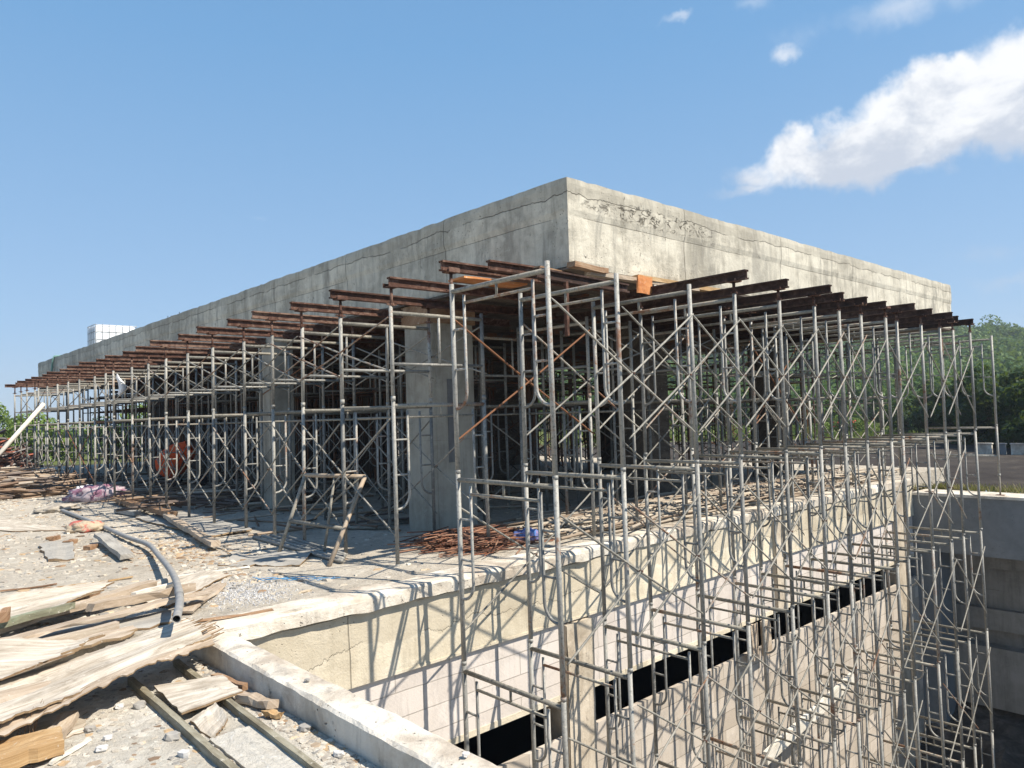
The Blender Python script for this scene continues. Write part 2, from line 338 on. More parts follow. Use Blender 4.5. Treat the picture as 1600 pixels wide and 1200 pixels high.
def sackmat(name, c1, c2, thr):
    m, t, b = mat(name, .6, 0, .4)
    n = t.noise(pos(t), 5., 5, .6, .6); w = t.noise(pos(t), 22., 6, .7)
    setc(t, b, t.mix(t.rng(n, thr, thr+.05), t.mix(t.rng(w, .5, .7, 0, .5), c1, tuple(x*.5 for x in c1)), c2)); bump(t, b, t.m('ADD', w, n), .6, .02)
    return m
M['sack1'] = sackmat('purple_patched_sack', (.42,.35,.37), (.25,.12,.17), .50)
M['sack2'] = sackmat('red_and_buff_sack', (.46,.37,.26), (.46,.12,.09), .50)
M['paperbag'] = sackmat('dusty_paper_bag', (.40,.36,.30), (.28,.25,.21), .52)

# ------------------------------------------------------------------ mesh helpers
class MB:
    def __init__(s): s.v = []; s.f = []; s.uv = []
    def add(s, vs, fs, uvs=None):
        k = len(s.v); s.v += [tuple(x) for x in vs]; s.f += [tuple(i+k for i in f) for f in fs]
        s.uv += [tuple(u) for u in uvs] if uvs else [(x[0], x[1]) for x in vs]
    def box(s, a, b, mtx=None, jit=0.):
        a, b = Vector(a), Vector(b)
        vs = [Vector((x, y, z)) for z in (a.z, b.z) for y in (a.y, b.y) for x in (a.x, b.x)]
        if jit: vs = [v+Vector([rnd.uniform(-jit, jit) for _ in range(3)]) for v in vs]
        uv = [(v.x, v.y+v.z) for v in vs]
        if mtx: vs = [mtx @ v for v in vs]
        s.add(vs, [(0,2,3,1), (4,5,7,6), (0,1,5,4), (2,6,7,3), (0,4,6,2), (1,3,7,5)], uv)
    def tube(s, pts, r, n=8, cap=True, hollow=0):
        pts = [Vector(p) for p in pts]; rr = r if isinstance(r, (list, tuple)) else [r]*len(pts)
        ds = []
        for i in range(len(pts)):
            a = pts[max(i-1, 0)]; b = pts[min(i+1, len(pts)-1)]; ds.append((b-a).normalized())
        up = Vector((0, 0, 1)) if abs(ds[0].z) < .9 else Vector((1, 0, 0))
        u = ds[0].cross(up).normalized(); vs = []; uv = []; L = 0
        for i, p in enumerate(pts):
            if i: L += (p-pts[i-1]).length
            u = (u-ds[i]*u.dot(ds[i])).normalized(); w = ds[i].cross(u)
            for k in range(n):
                a = 2*math.pi*k/n; vs.append(p+(u*math.cos(a)+w*math.sin(a))*rr[i]); uv.append((L, k/n*.1))
        fs = [(i*n+k, i*n+(k+1)%n, (i+1)*n+(k+1)%n, (i+1)*n+k) for i in range(len(pts)-1) for k in range(n)]
        if cap: fs += [tuple(range(n))[::-1], tuple(range((len(pts)-1)*n, len(pts)*n))]
        s.add(vs, fs, uv)
    def prism(s, prof, L):           # profile in (y,z) pushed along x
        n = len(prof); vs = [(0, y, z) for y, z in prof]+[(L, y, z) for y, z in prof]
        fs = [(i, (i+1)%n, n+(i+1)%n, n+i) for i in range(n)]+[tuple(range(n))[::-1], tuple(range(n, 2*n))]
        s.add(vs, fs, [(v[0], v[1]+v[2]) for v in vs])
    def mesh(s, name, m, smooth=False):
        me = bpy.data.meshes.new(name); me.from_pydata(s.v, [], s.f)
        me.update()
        li = np.empty(len(me.loops), np.int32); me.loops.foreach_get('vertex_index', li)
        l = me.uv_layers.new(name='UVMap'); l.data.foreach_set('uv', np.array(s.uv, np.float32)[li].ravel())
        if smooth: me.polygons.foreach_set('use_smooth', np.ones(len(me.polygons), bool))
        me.materials.append(M[m] if isinstance(m, str) else m); return me
    def build(s, name, m, parent=None, smooth=False, loc=None):
        o = bpy.data.objects.new(name, s.mesh(name, m, smooth)); col.objects.link(o)
        if parent: o.parent = parent
        if loc: o.location = loc
        return o
def tag(o, label=None, cat=None, group=None, kind=None):
    for k, v in (('label', label), ('category', cat), ('group', group), ('kind', kind)):
        if v: o[k] = v
    return o
def empty(name, loc=(0,0,0), rz=0., label=None, cat=None, group=None):
    o = bpy.data.objects.new(name, None); col.objects.link(o); o.location = loc; o.rotation_euler = (0, 0, rz); o.empty_display_size = .2
    return tag(o, label, cat, group)
def centre(o):
    """moves a mesh thing's origin to its middle"""
    me = o.data; n = len(me.vertices); a = np.empty(n*3, np.float32); me.vertices.foreach_get('co', a); a = a.reshape(-1, 3)
    c = a.mean(0); a -= c; me.vertices.foreach_set('co', a.ravel()); me.update(); o.location = Vector(c.tolist())+o.location
    return o
ORD = ['first','second','third','fourth','fifth','sixth','seventh','eighth','ninth','tenth','eleventh','twelfth','thirteenth','fourteenth','fifteenth',
       'sixteenth','seventeenth','eighteenth','nineteenth','twentieth','twenty-first','twenty-second','twenty-third','twenty-fourth','twenty-fifth','twenty-sixth']
exec_order = []

# ================================================================== SETTING
PX0, PX1, PY = 2.12, 15.9, 5.6          # pit: left side, far side, wall under the deck edge
PZ = -6.05                              # pit floor
def sheet_with_hole(name, m, z, X, Y, kind='structure'):
    mb = MB(); vs = [(x, y, z) for y in Y for x in X]; n = len(X); fs = []
    for j in range(len(Y)-1):
        for i in range(n-1):
            if i == 1 and j == 1: continue
            fs.append((j*n+i, j*n+i+1, (j+1)*n+i+1, (j+1)*n+i))
    mb.add(vs, fs); return tag(mb.build(name, m), kind=kind)
sheet_with_hole('ground', 'ground', -.32, [-1200, 0, 17.2, 1500], [-1200, -14, 5.7, 1500])
mb = MB(); mb.box((0, -14, PZ-.2), (17.5, 9.5, PZ)); tag(mb.build('pit_floor', 'darkwall2'), kind='structure')
mb = MB(); mb.box((-26, 5.86, -.5), (18.6, 34, 0)); tag(mb.build('deck_floor', 'deck'), kind='structure')
mb = MB(); mb.box((-26, -14, -.5), (1.915, 5.86, -.15)); tag(mb.build('lower_deck', 'sand'), kind='structure')

def rough_grid(P0, dx, dz, nx, nz, amp, freq, seed, edge=0.):
    """grid of vertices P0 + i*dx + j*dz pushed along the normal by noise; edge = chipping of the top row"""
    nrm = Vector(dx).cross(Vector(dz)).normalized(); vs = []
    for j in range(nz+1):
        for i in range(nx+1):
            p = Vector(P0)+Vector(dx)*i+Vector(dz)*j
            q = p+nrm*amp*mnoise.fractal(p*freq+Vector((seed, 0, 0)), 1., 2., 5)
            if j == nz and edge: q.z += edge*min(0., mnoise.fractal(p*3.1+Vector((seed, 3, 0)), .8, 2., 6)-.1)
            vs.append(q)
    return vs, [(j*(nx+1)+i, j*(nx+1)+i+1, (j+1)*(nx+1)+i+1, (j+1)*(nx+1)+i) for j in range(nz) for i in range(nx)]

# retaining wall between the deck and the pit
rw = empty('retaining_wall', (PX0, PY, PZ), label='long sunlit retaining wall of cream concrete over pale blocks below the deck edge', cat='retaining wall')
def ch(mb, name, m, parent, smooth=False, label=None):
    o = mb.build(name, m, parent, smooth); o.location = -Vector(parent.location) if parent.rotation_euler.z == 0 else o.location
    if label: o['label'] = label
    return o
mb = MB()                                # rounded kerb along the top of the wall
prof = [(5.9, -.02), (5.9, .0)]+[(5.60+.05*math.cos(a)+.0, -.045+.05*math.sin(a)) for a in [R(90), R(120), R(150), R(180)]]+[(5.55, -.125), (5.9, -.125)]
nseg = 180; L = PX1-PX0; n = len(prof); vs = []
for i in range(nseg+1):
    x = PX0+L*i/nseg
    for k, (y, z_) in enumerate(prof):
        w = mnoise.fractal(Vector((x*1.6, k*.6, 3)), .9, 2., 5)
        vs.append((x, y+(.024 if (k > 1 and x > 6.2) else 0)-(.020*w if k > 1 else 0), z_+(.012*w if 0 < k < 6 else (.03*mnoise.noise(Vector((x*4, k, 0))) if k > 5 else 0))))
fs = [(i*n+k, i*n+(k+1)%n, (i+1)*n+(k+1)%n, (i+1)*n+k) for i in range(nseg) for k in range(n)]
mb.add(vs, fs); ch(mb, 'wall_top', 'kerb', rw)
mb = MB(); v, f = rough_grid((PX0, PY, -.745), (L/160, 0, 0), (0, 0, .62/10), 160, 10, .012, 1.4, 5); mb.add(v, f)
mb.box((PX0, PY+.03, -.74), (PX1, 5.88, -.13)); mb.box((PX0, PY-.004, -.745), (PX1, PY+.05, -.72), jit=.0)
ch(mb, 'edge_beam', 'pitwall', rw)
mb = MB(); mb.box((PX0, PY+.035, -1.505), (PX1, 5.85, -.742)); ch(mb, 'block_wall', 'block', rw)
mb = MB(); mb.box((PX0, PY+.03, -1.56), (PX1, 5.84, -1.50)); ch(mb, 'lintel', 'pitwall', rw)
mb = MB(); mb.box((PX0, PY-.01, PZ-.05), (PX1, 5.645, -1.935), jit=.0); ch(mb, 'lower_wall', 'block_low', rw)
for x0, wd_, zb_, zt in ((5.78, .42, PZ, -.76), (10.3, .26, -1.5, -.14), (14.9, .5, PZ, -.10)):
    mb = MB(); v, f = rough_grid((x0, 5.55, zb_), (wd_/6, 0, 0), (0, 0, (zt-zb_)/30), 6, 30, .02, 1.5, x0); mb.add(v, f)
    mb.box((x0, 5.565, zb_), (x0+wd_, 5.9, zt-.005)); ch(mb, 'pilaster', 'pier', rw)
mb = MB()
for a, b in (((PX0, 9.2, PZ), (PX1, 9.3, -.5)), ((PX1+.0, 5.84, PZ), (PX1+.1, 9.3, -.5)), ((1.9, 5.84, PZ), (2.1, 9.3, -.5))): mb.box(a, b)
mb.box((2.1, 5.83, -.56), (PX1, 9.2, -.505)); ch(mb, 'shade_black_room', 'void', rw)  # walls coloured near-black in place of the room's shade
mb = MB()
for x in (9.30, 9.62): mb.box((x, 5.44, -1.98), (x+.20, 5.48, -1.50), jit=.02)
ch(mb, 'broken_formwork_board', 'timber', rw)

# kerb wall on the camera's side of the pit
kw = empty('kerb_wall', (1.92, -14, PZ), label='low whitish plastered kerb wall between the near deck and the pit', cat='kerb wall')
ny = 150; y0, y1 = -2., 5.86; vs = []; prof = [(1.92, -.20), (1.92, -.015), (1.94, -.002), (2.03, .004), (2.11, -.002), (2.135, -.02), (2.13, PZ)]
n = len(prof)
for i in range(ny+1):
    y = y0+(y1-y0)*i/ny
    for k, (x, z_) in enumerate(prof):
        w = mnoise.fractal(Vector((k*.5, y*2.2, 9)), .9, 2., 5); g = .010 if 0 < k < 6 else .004
        vs.append((x+g*w, y, z_+(.010*mnoise.fractal(Vector((k*.9, y*3.5, 2)), .8, 2., 6) if 0 < k < 6 else 0)))
mb = MB(); mb.add(vs, [(i*n+k, (i+1)*n+k, (i+1)*n+k+1, i*n+k+1) for i in range(ny) for k in range(n-1)])
ch(mb, 'wall_body', 'kerb', kw)

# far wall of the pit, in shade
fwl = empty('concrete_wall', (PX1, -14, PZ), label='shaded blue-grey rendered wall closing the far right side of the pit', cat='concrete wall')
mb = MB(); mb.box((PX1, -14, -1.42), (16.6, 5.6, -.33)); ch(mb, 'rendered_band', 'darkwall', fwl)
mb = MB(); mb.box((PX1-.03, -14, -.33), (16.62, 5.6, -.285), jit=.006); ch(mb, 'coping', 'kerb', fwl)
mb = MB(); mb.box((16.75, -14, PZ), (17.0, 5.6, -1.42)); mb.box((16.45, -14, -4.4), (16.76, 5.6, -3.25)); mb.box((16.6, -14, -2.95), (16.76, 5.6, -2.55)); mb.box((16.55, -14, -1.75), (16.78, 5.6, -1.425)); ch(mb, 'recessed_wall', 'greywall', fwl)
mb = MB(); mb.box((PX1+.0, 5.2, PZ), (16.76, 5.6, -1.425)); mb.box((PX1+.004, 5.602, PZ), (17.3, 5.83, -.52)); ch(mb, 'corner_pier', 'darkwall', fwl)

mb = MB(); v, f = rough_grid((13.9, -14, PZ-.1), (0, .2, 0), (2.9/12, 0, 1.85/12), 98, 12, .30, 1.1, 8); mb.add(v, [k[::-1] for k in f])
M['rock'] = concrete('dark_rocky_bank', (.05,.045,.04), (.085,.075,.065), (.13,.115,.10), streak=.2, bs=1., con=1)
tag(mb.build('rubble_bank', 'rock'), kind='structure')

# ================================================================== THE BUILDING
FX, FY, EX, EY = 5.70, 5.26, 17.7, 32.6  # facades and far ends of the roof
ZB, ZT = 3.05, 4.0
bl = empty('unfinished_building', (FX, FY, 0), label='unfinished grey concrete building whose flat roof slab rests on scaffolding', cat='building')
path = [(FX, EY-(EY-FY)*i/300) for i in range(301)]+[(FX+(EX-FX)*i/150, FY) for i in range(1, 151)]
rows = 14; vs = []
for i, (x, y) in enumerate(path):
    nx, ny_ = (-1, 0) if i < 300 else ((-.7, -.7) if i == 300 else (0, -1))
    ix, iy = (FX+.3, max(y, FY+.3)) if i < 300 else (max(x, FX+.3), FY+.3)
    vs.append((ix, iy, ZB+.01))
    for j in range(rows+1):
        z_ = ZB+(ZT-ZB)*j/rows
        w = mnoise.fractal(Vector((x*1.3, y*1.3, z_*1.3)), .9, 2., 5)*.014
        if z_ > 3.60: w += .012
        if j in (0, rows): w -= .008
        c = mnoise.fractal(Vector((x*2.7, y*2.7, j*3.)), .8, 2., 6)
        if j == rows: z_ += .022*min(0, c-.12)+.006*mnoise.noise(Vector((x*.5, y*.5, 0)))
        if j == 0: z_ += .018*max(0, c-.1)
        vs.append((x+nx*w, y+ny_*w, z_))
    vs.append((ix, iy, ZT-.005)); vs.append((ix, iy, ZT-.15))
n = rows+4; mb = MB()
mb.add(vs, [(i*n+k, (i+1)*n+k, (i+1)*n+k+1, i*n+k+1) for i in range(len(path)-1) for k in range(n-1)])
ch(mb, 'edge_beam', 'facade', bl)
mb = MB(); mb.box((FX+.29, FY+.29, ZB+.004), (EX, EY, ZT-.12)); ch(mb, 'roof_slab', 'facade', bl)
CX, CY = [5.75, 10.2, 14.7], [7.8, 12.1, 16.4, 20.7, 25.0, 29.3]
for x in CX:
    for y in CY:
        if x < 6 and y > 13: continue
        if x < 6 and y > 9:
            mb = MB(); mb.box((5.52, y, 0), (5.92, y+.5, ZB)); mb.box((5.51, y+.04, 0), (5.93, y+.46, 2.5)); ch(mb, 'column', 'column', bl, label='slimmer second column of the left side'); continue
        mb = MB(); mb.box((x, y, 0), (x+.7, y+.6, ZB)); mb.box((x-.012, y+.04, 0), (x+.712, y+.56, 2.4)); mb.box((x+.05, y-.012, 0), (x+.66, y+.612, 2.62))
        if x > 6: ch(mb, 'column', 'plydark', bl, label='inner column in dark plywood brown that stands in for shade'); continue  # dark plywood colour paints the interior shade onto these columns
        o = ch(mb, 'column', 'column', bl)
        if x < 6:
            mb = MB(); mb.box((x-.03, y-.03, 2.74), (x+.73, y+.63, 3.0)); q = mb.build('form_collar', 'brown', o)
mb = MB(); mb.box((5.98, 7.776, .9), (6.12, 7.79, 2.0)); mb.box((6.0, 7.770, 1.5), (6.10, 7.788, 1.8)); ch(mb, 'groove_strip', 'darkwall2', bl)
mb = MB(); mb.box((7.6, 25.7, 0), (17.4, 25.9, ZB)); ch(mb, 'inner_wall', 'darkwall2', bl)
# plywood soffit form left under the slab
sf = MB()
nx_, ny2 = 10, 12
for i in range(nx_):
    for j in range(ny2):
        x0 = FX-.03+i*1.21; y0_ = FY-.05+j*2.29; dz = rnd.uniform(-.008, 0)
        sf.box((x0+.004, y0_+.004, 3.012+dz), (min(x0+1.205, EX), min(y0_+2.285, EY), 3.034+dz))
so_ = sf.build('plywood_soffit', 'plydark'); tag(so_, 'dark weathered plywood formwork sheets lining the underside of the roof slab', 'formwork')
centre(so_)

# rusty starter bars and a white water tank on the roof
for k, (x, y, hh) in enumerate(((6.0, 20.4, .22), (6.3, 19.3, .40), (6.2, 18.4, .36))):
    mb = MB()
    for dx in (-.12, 0, .12):
        for dy in (-.12, .12):
            h2 = hh*rnd.uniform(.7, 1.05); mb.tube([(dx, dy, 0), (dx, dy, h2)], .008, 5)
    for q in range(2): z_ = hh*(.45+.35*q); mb.tube([(-.13, -.13, z_), (.13, -.13, z_), (.13, .13, z_), (-.13, .13, z_), (-.13, -.13, z_)], .005, 5)
    o = mb.build('starter_bars', 'rustdark', loc=(x, y, 3.85))
    tag(o, ['short stub of starter bars on the roof edge nearest the white tank', 'tall starter bar cage standing on the roof edge', 'starter bar cage on the roof edge nearest the corner'][k], 'rebar', 'starter bars on the roof')
tk = empty('water_tank', (6.65, 28.4, 3.88), 0, 'white plastic water tank in a steel cage on the far roof', 'tank')
mb = MB(); w, d_, h_ = 1.3, 1.0, 1.2
prof = []
for cx_, cy_, a0 in ((w-.08, .08, -90), (w-.08, d_-.08, 0), (.08, d_-.08, 90), (.08, .08, 180)):
    for a in range(0, 91, 30): prof.append((cx_+.08*math.cos(R(a0+a)), cy_+.08*math.sin(R(a0+a))))
n = len(prof); vs = []
for z_, s_ in ((.14, .97), (.18, 1), (1.1, 1), (1.16, .95), (1.18, .85)): vs += [(w/2+(x-w/2)*s_, d_/2+(y-d_/2)*s_, z_) for x, y in prof]
mb.add(vs, [(j*n+k, j*n+(k+1)%n, (j+1)*n+(k+1)%n, (j+1)*n+k) for j in range(4) for k in range(n)]+[tuple(range(4*n, 5*n)), tuple(range(n))[::-1]])
mb.build('tank_body', 'tank', tk, True)
mb = MB()
for z_ in (.16, .42, .68, .94, 1.18): mb.tube([(-.015, -.015, z_), (w+.015, -.015, z_), (w+.015, d_+.015, z_), (-.015, d_+.015, z_), (-.015, -.015, z_)], .009, 6)
for i in range(7):
    for y in (-.02, d_+.02): x = w*i/6; mb.tube([(x, y, .12), (x, y, 1.2)], .009, 6)
for i in range(1, 5):
    for x in (-.02, w+.02): y = d_*i/5; mb.tube([(x, y, .12), (x, y, 1.2)], .009, 6)
mb.build('steel_cage', 'blackmetal', tk)
mb = MB()
for y in (0, .45, .9): mb.box((0, y, 0), (w, y+.1, .09))
mb.box((0, 0, .09), (w, d_, .12)); mb.build('pallet', 'timber', tk)
tc = MB(); tc.tube([(w/2, d_/2, 1.17), (w/2, d_/2, 1.21)], .11, 16); tc.build('filler_cap', 'blackmetal', tk)
mb = MB(); mb.tube([(6.3, 29.6, 4.02), (5.9, 29.7, 4.05), (5.68, 29.75, 4.03), (5.64, 29.8, 3.9), (5.63, 29.95, 3.5), (5.62, 30.0, 3.1), (5.62, 30.0, 2.6)], .035, 8)
tag(centre(mb.build('hose', 'hose', smooth=True)), 'pale green hose hanging over the far left roof edge', 'hose')

# ================================================================== SCAFFOLD KIT
FW = 1.22
def bez_curve(x0, zc, r, sgn, n=6):   # quarter bend from a vertical tube towards a post
    return [(x0-sgn*r*(1-math.cos(a)), 0, zc-r*math.sin(a)) for a in [math.pi/2*i/n for i in range(n+1)]]
def frame_parts(h=1.70):
    ps = []
    for x in (0., FW):
        mb = MB(); mb.tube([(x, 0, 0), (x, 0, h)], .0215, 10)
        mb.tube([(x, 0, -.012), (x, 0, .02)], .0238, 10); ps.append(('post', mb.mesh('post', 'steel', True), x))
    mb = MB(); mb.tube([(0, 0, h-.07), (FW, 0, h-.07)], .0205, 10)
    mb.tube([(FW/2, 0, h-.07), (FW/2, 0, h-.19)], .012, 6)
    ps.append(('top_bar', mb.mesh('top_bar', 'steel2', True), 0))
    mb = MB(); mb.tube([(.17, 0, h-.19), (FW-.17, 0, h-.19)], .0135, 8); ps.append(('inner_bar', mb.mesh('inner_bar', 'steel2', True), 0))
    for x, sg in ((0., 1), (FW, -1)):
        mb = MB(); xi = x+sg*.17
        c = bez_curve(xi, h-.98, .15, sg); mb.tube([(xi, 0, h-.12)]+c+[(x, 0, h-1.14)], .0135, 8)
        for z_ in (h-.42, h-.78): mb.tube([(x, 0, z_), (xi, 0, z_)], .011, 6)
        ps.append(('ladder_rail', mb.mesh('ladder_rail', 'steel', True), 0))
    return ps
def short_parts(h=.92):
    ps = []
    for x in (0., FW):
        mb = MB(); mb.tube([(x, 0, 0), (x, 0, h+.04)], .0215, 10); mb.tube([(x, 0, -.02), (x, 0, .03)], .0255, 10)
        ps.append(('post', mb.mesh('post', 'steel', True), x))
    mb = MB(); mb.tube([(0, 0, h-.03), (FW, 0, h-.03)], .0205, 10); ps.append(('top_bar', mb.mesh('top_bar', 'steel2', True), 0))
    mb = MB(); mb.tube([(0, 0, .36), (FW, 0, .36)], .017, 8); ps.append(('middle_bar', mb.mesh('middle_bar', 'steel', True), 0))
    for x in (FW*.5, ):
        mb = MB(); mb.tube([(x, 0, h-.03), (x, 0, .36)], .015, 8); ps.append(('strut', mb.mesh('strut', 'steel', True), 0))
    return ps
FRAME, SHORT = frame_parts(), short_parts()
_first = {}
def place(key, name, parts, mtx, label, cat, group):
    """one thing of a kind: the first is built, every later one copies it and each of its parts"""
    if key not in _first:
        r = empty(name); chs = []
        for nm, me, _ in parts:
            o = bpy.data.objects.new(nm, me); col.objects.link(o); o.parent = r; chs.append(o)
        _first[key] = (r, chs)
    else:
        r0_, c0 = _first[key]; r = r0_.copy(); col.objects.link(r)
        for o in c0:
            c = o.copy(); c.parent = r; col.objects.link(c)
    r.matrix_world = mtx; tag(r, label, cat, group); return r
def TM(loc, rz=0., lx=0., ly=0.):
    return Matrix.Translation(loc) @ Euler((lx, ly, 0)).to_matrix().to_4x4() @ Matrix.Rotation(rz, 4, 'Z')
thicket = MB()
def to_thicket(parts_mb_fn, mtx):
    v, f = parts_mb_fn; thicket.add([mtx @ Vector(p) for p in v], f)
def lowpoly(h, short=False):
    mb = MB()
    for x in (0, FW): mb.tube([(x, 0, 0), (x, 0, h)], .0215, 5, False)
    mb.tube([(0, 0, h-.06), (FW, 0, h-.06)], .02, 5, False)
    if short: mb.tube([(0, 0, .36), (FW, 0, .36)], .017, 5, False)
    else:
        mb.tube([(.17, 0, h-.19), (FW-.17, 0, h-.19)], .0135, 4, False)
        for x, sg in ((0., 1), (FW, -1)): mb.tube([(x+sg*.17, 0, h-.12)]+bez_curve(x+sg*.17, h-.98, .15, sg, 3), .0135, 4, False)
    return mb.v, mb.f
LOWF, LOWS = lowpoly(1.70), lowpoly(.95, True)

_bm = {}
def brace_parts(L, h, m):
    k = (round(L, 1), h, m)
    if k not in _bm:
        Lr = k[0]; ps = []
        for s_, y in ((1, .012), (-1, -.012)):
            mb = MB(); a = (0, y, h if s_ > 0 else 0); b = (Lr, y, 0 if s_ > 0 else h)
            A, B = Vector(a), Vector(b); D = B-A
            sag = Vector((0, 0, -.006*Lr))
            mb.tube([A, A+D*.02, A+D*.04, A+D*.5+sag, A+D*.96, A+D*.98, B], [.006, .008, .0098, .0098, .0098, .008, .006], 7)
            ps.append(('brace_tube', mb.mesh('brace_tube', m, True), 0))
        mb = MB(); mb.tube([(Lr/2, -.03, h/2-.01), (Lr/2, .03, h/2-.01)], .010, 6); ps.append(('pivot_bolt', mb.mesh('pivot_bolt', 'rust'), 0))
        for x in (0, Lr):
            mb.tube([(x, -.03, h), (x, .04, h)], .009, 5); mb.tube([(x, -.03, 0), (x, .04, 0)], .009, 5)
        _bm[k] = ps
    return k, _bm[k]
nbr = [0]
def brace(p0, p1, h, label, group, m='brace'):
    """cross brace from the foot p0 to the foot p1 (same height), h between its two pairs of holes"""
    p0, p1 = Vector(p0), Vector(p1); D = p1-p0; L = D.length
    k, ps = brace_parts(L, h, m)
    mtx = Matrix.Translation(p0) @ D.to_track_quat('X', 'Z').to_matrix().to_4x4() @ Matrix.Diagonal((L/k[0], 1, 1, 1))
    nbr[0] += 1
    return place(('brace',)+k, 'cross_brace', ps, mtx, label, 'brace', group)
def brace_thicket(p0, p1, h):
    mb = MB(); p0, p1 = Vector(p0), Vector(p1); u = Vector((0, 0, h))
    mb.tube([p0, p1+u], .0125, 4, False); mb.tube([p0+u, p1], .0125, 4, False); thicket.add(mb.v, mb.f)

def jack_parts():
    ps = []; mb = MB(); mb.tube([(0, 0, -.02), (0, 0, .19)], .0165, 8); ps.append(('screw_shaft', mb.mesh('screw_shaft', 'rust', True), 0))
    mb = MB(); mb.tube([(0, 0, .0), (0, 0, .03)], .03, 8); mb.box((-.06, -.008, .008), (.06, .008, .022)); ps.append(('wing_nut', mb.mesh('wing_nut', 'rust'), 0))
    mb = MB(); mb.box((-.065, -.05, .19), (.065, .05, .197)); mb.box((-.065, -.056, .19), (.065, -.049, .235)); mb.box((-.065, .049, .19), (.065, .056, .235)); ps.append(('fork_head', mb.mesh('fork_head', 'rust'), 0))
    return ps
JACK = jack_parts()
def base_parts():
    mb = MB(); mb.tube([(0, 0, 0), (0, 0, .3)], .016, 8); a = mb.mesh('screw_shaft', 'steel2', True)
    mb = MB(); mb.box((-.07, -.07, 0), (.07, .07, .006)); return [('screw_shaft', a, 0), ('foot_plate', mb.mesh('foot_plate', 'rust'), 0)]
BASEJ = base_parts()
_jm = {}
def joist_mesh(L, m='rust'):
    k = (round(L, 2), m)
    if k not in _jm:
        t_ = .006; w_ = .035; H_ = .098
        prof = [(-w_, 0), (w_, 0), (w_, .018), (w_-t_, .018), (w_-t_, t_), (t_, t_), (t_, H_-t_), (w_-t_, H_-t_), (w_-t_, H_-.018), (w_, H_-.018), (w_, H_),
                (-w_, H_), (-w_, H_-.018), (-w_+t_, H_-.018), (-w_+t_, H_-t_), (-t_, H_-t_), (-t_, t_), (-w_+t_, t_), (-w_+t_, .018), (-w_, .018)]
        mb = MB(); mb.prism(prof, L); _jm[k] = mb.mesh('steel_joist', m)
    return _jm[k]
def joist(loc, rz, L, label, group, m='rust', tilt=0.):
    o = bpy.data.objects.new('steel_joist', joist_mesh(L, m)); col.objects.link(o); o.location = loc; o.rotation_euler = (0, tilt, rz)
    return tag(o, label, 'joist', group)

# ---- left-hand row: frames square to the left facade, one metre apart
LY = [6.42, 7.40, 8.42, 9.36, 10.22, 11.25, 12.30, 13.40, 14.50, 15.56, 16.55, 17.5, 18.4, 19.6, 20.7, 21.8, 22.9, 24.0, 25.0, 26.0, 27.0, 28.1]
LX = [rnd.uniform(-.05, .05) for _ in LY]; LX[0] = 0; LX[1] = -.03
GL = 'scaffold frames of the left-hand row'
for k, y in enumerate(LY):
    x = 4.24+LX[k]; lx = rnd.uniform(-.006, .006); ly = rnd.uniform(-.008, .012) if k else -.004
    far = '' if k < len(LY) else ''
    place('frame', 'scaffold_frame', FRAME, TM((x, y, 0), 0, lx, ly), f'{ORD[k]} frame from the near corner in the left-hand row, standing on the deck', 'scaffold frame', GL)
    x2 = x+math.sin(ly)*1.7
    place('short', 'scaffold_frame', SHORT, TM((x2, y, 1.70), 0, lx, ly), f'{ORD[k]} low frame from the near corner topping the left-hand row', 'scaffold frame', GL)
    if k:
        for q, xx in enumerate((x2, x2+FW)):
            place('jack', 'screw_jack', JACK, TM((xx, y, 2.66)), f'rusty screw jack on the {"outer" if q == 0 else "inner"} post of the {ORD[k]} left-hand frame', 'screw jack', 'screw jacks under the joists')
    Lj = rnd.choice([3.6, 4.0, 3.9])
    joist((4.02+rnd.uniform(-.06, .10)+(0 if k else .12), y, 2.862), 0, Lj, f'rusty steel joist jutting out over the {ORD[k]} frame of the left-hand row', 'rusty joists of the left-hand row', 'rust', rnd.uniform(-.004, .004))
place('jack', 'screw_jack', JACK, TM((4.24, 6.42, 2.66)), 'rusty screw jack on the outer post of the first left-hand frame', 'screw jack', 'screw jacks under the joists')
GB = 'cross braces of the left-hand row'
for k in range(len(LY)-2):
    for side, dx in (('outer', -.035), ('inner', FW+.035)):
        if side == 'inner' and k > 12: continue
        if rnd.random() < .06 and k > 4: continue
        xo = 4.24+LX[k]+dx; xp = 4.24+LX[k+2]+dx
        brace((xo, LY[k], .30+rnd.uniform(-.02, .02)), (xp, LY[k+2], .30), 1.18, f'{side} lower cross brace between the {ORD[k]} and {ORD[k+2]} left-hand frames', GB, 'rustysteel' if rnd.random() < .04 else 'brace')
        if k % 2 == 0 or k < 9:
            brace((xo, LY[k], 1.98), (xp, LY[k+2], 1.98), .56, f'{side} upper cross brace between the {ORD[k]} and {ORD[k+2]} left-hand frames', GB, 'rustysteel' if rnd.random() < .05 else 'brace')

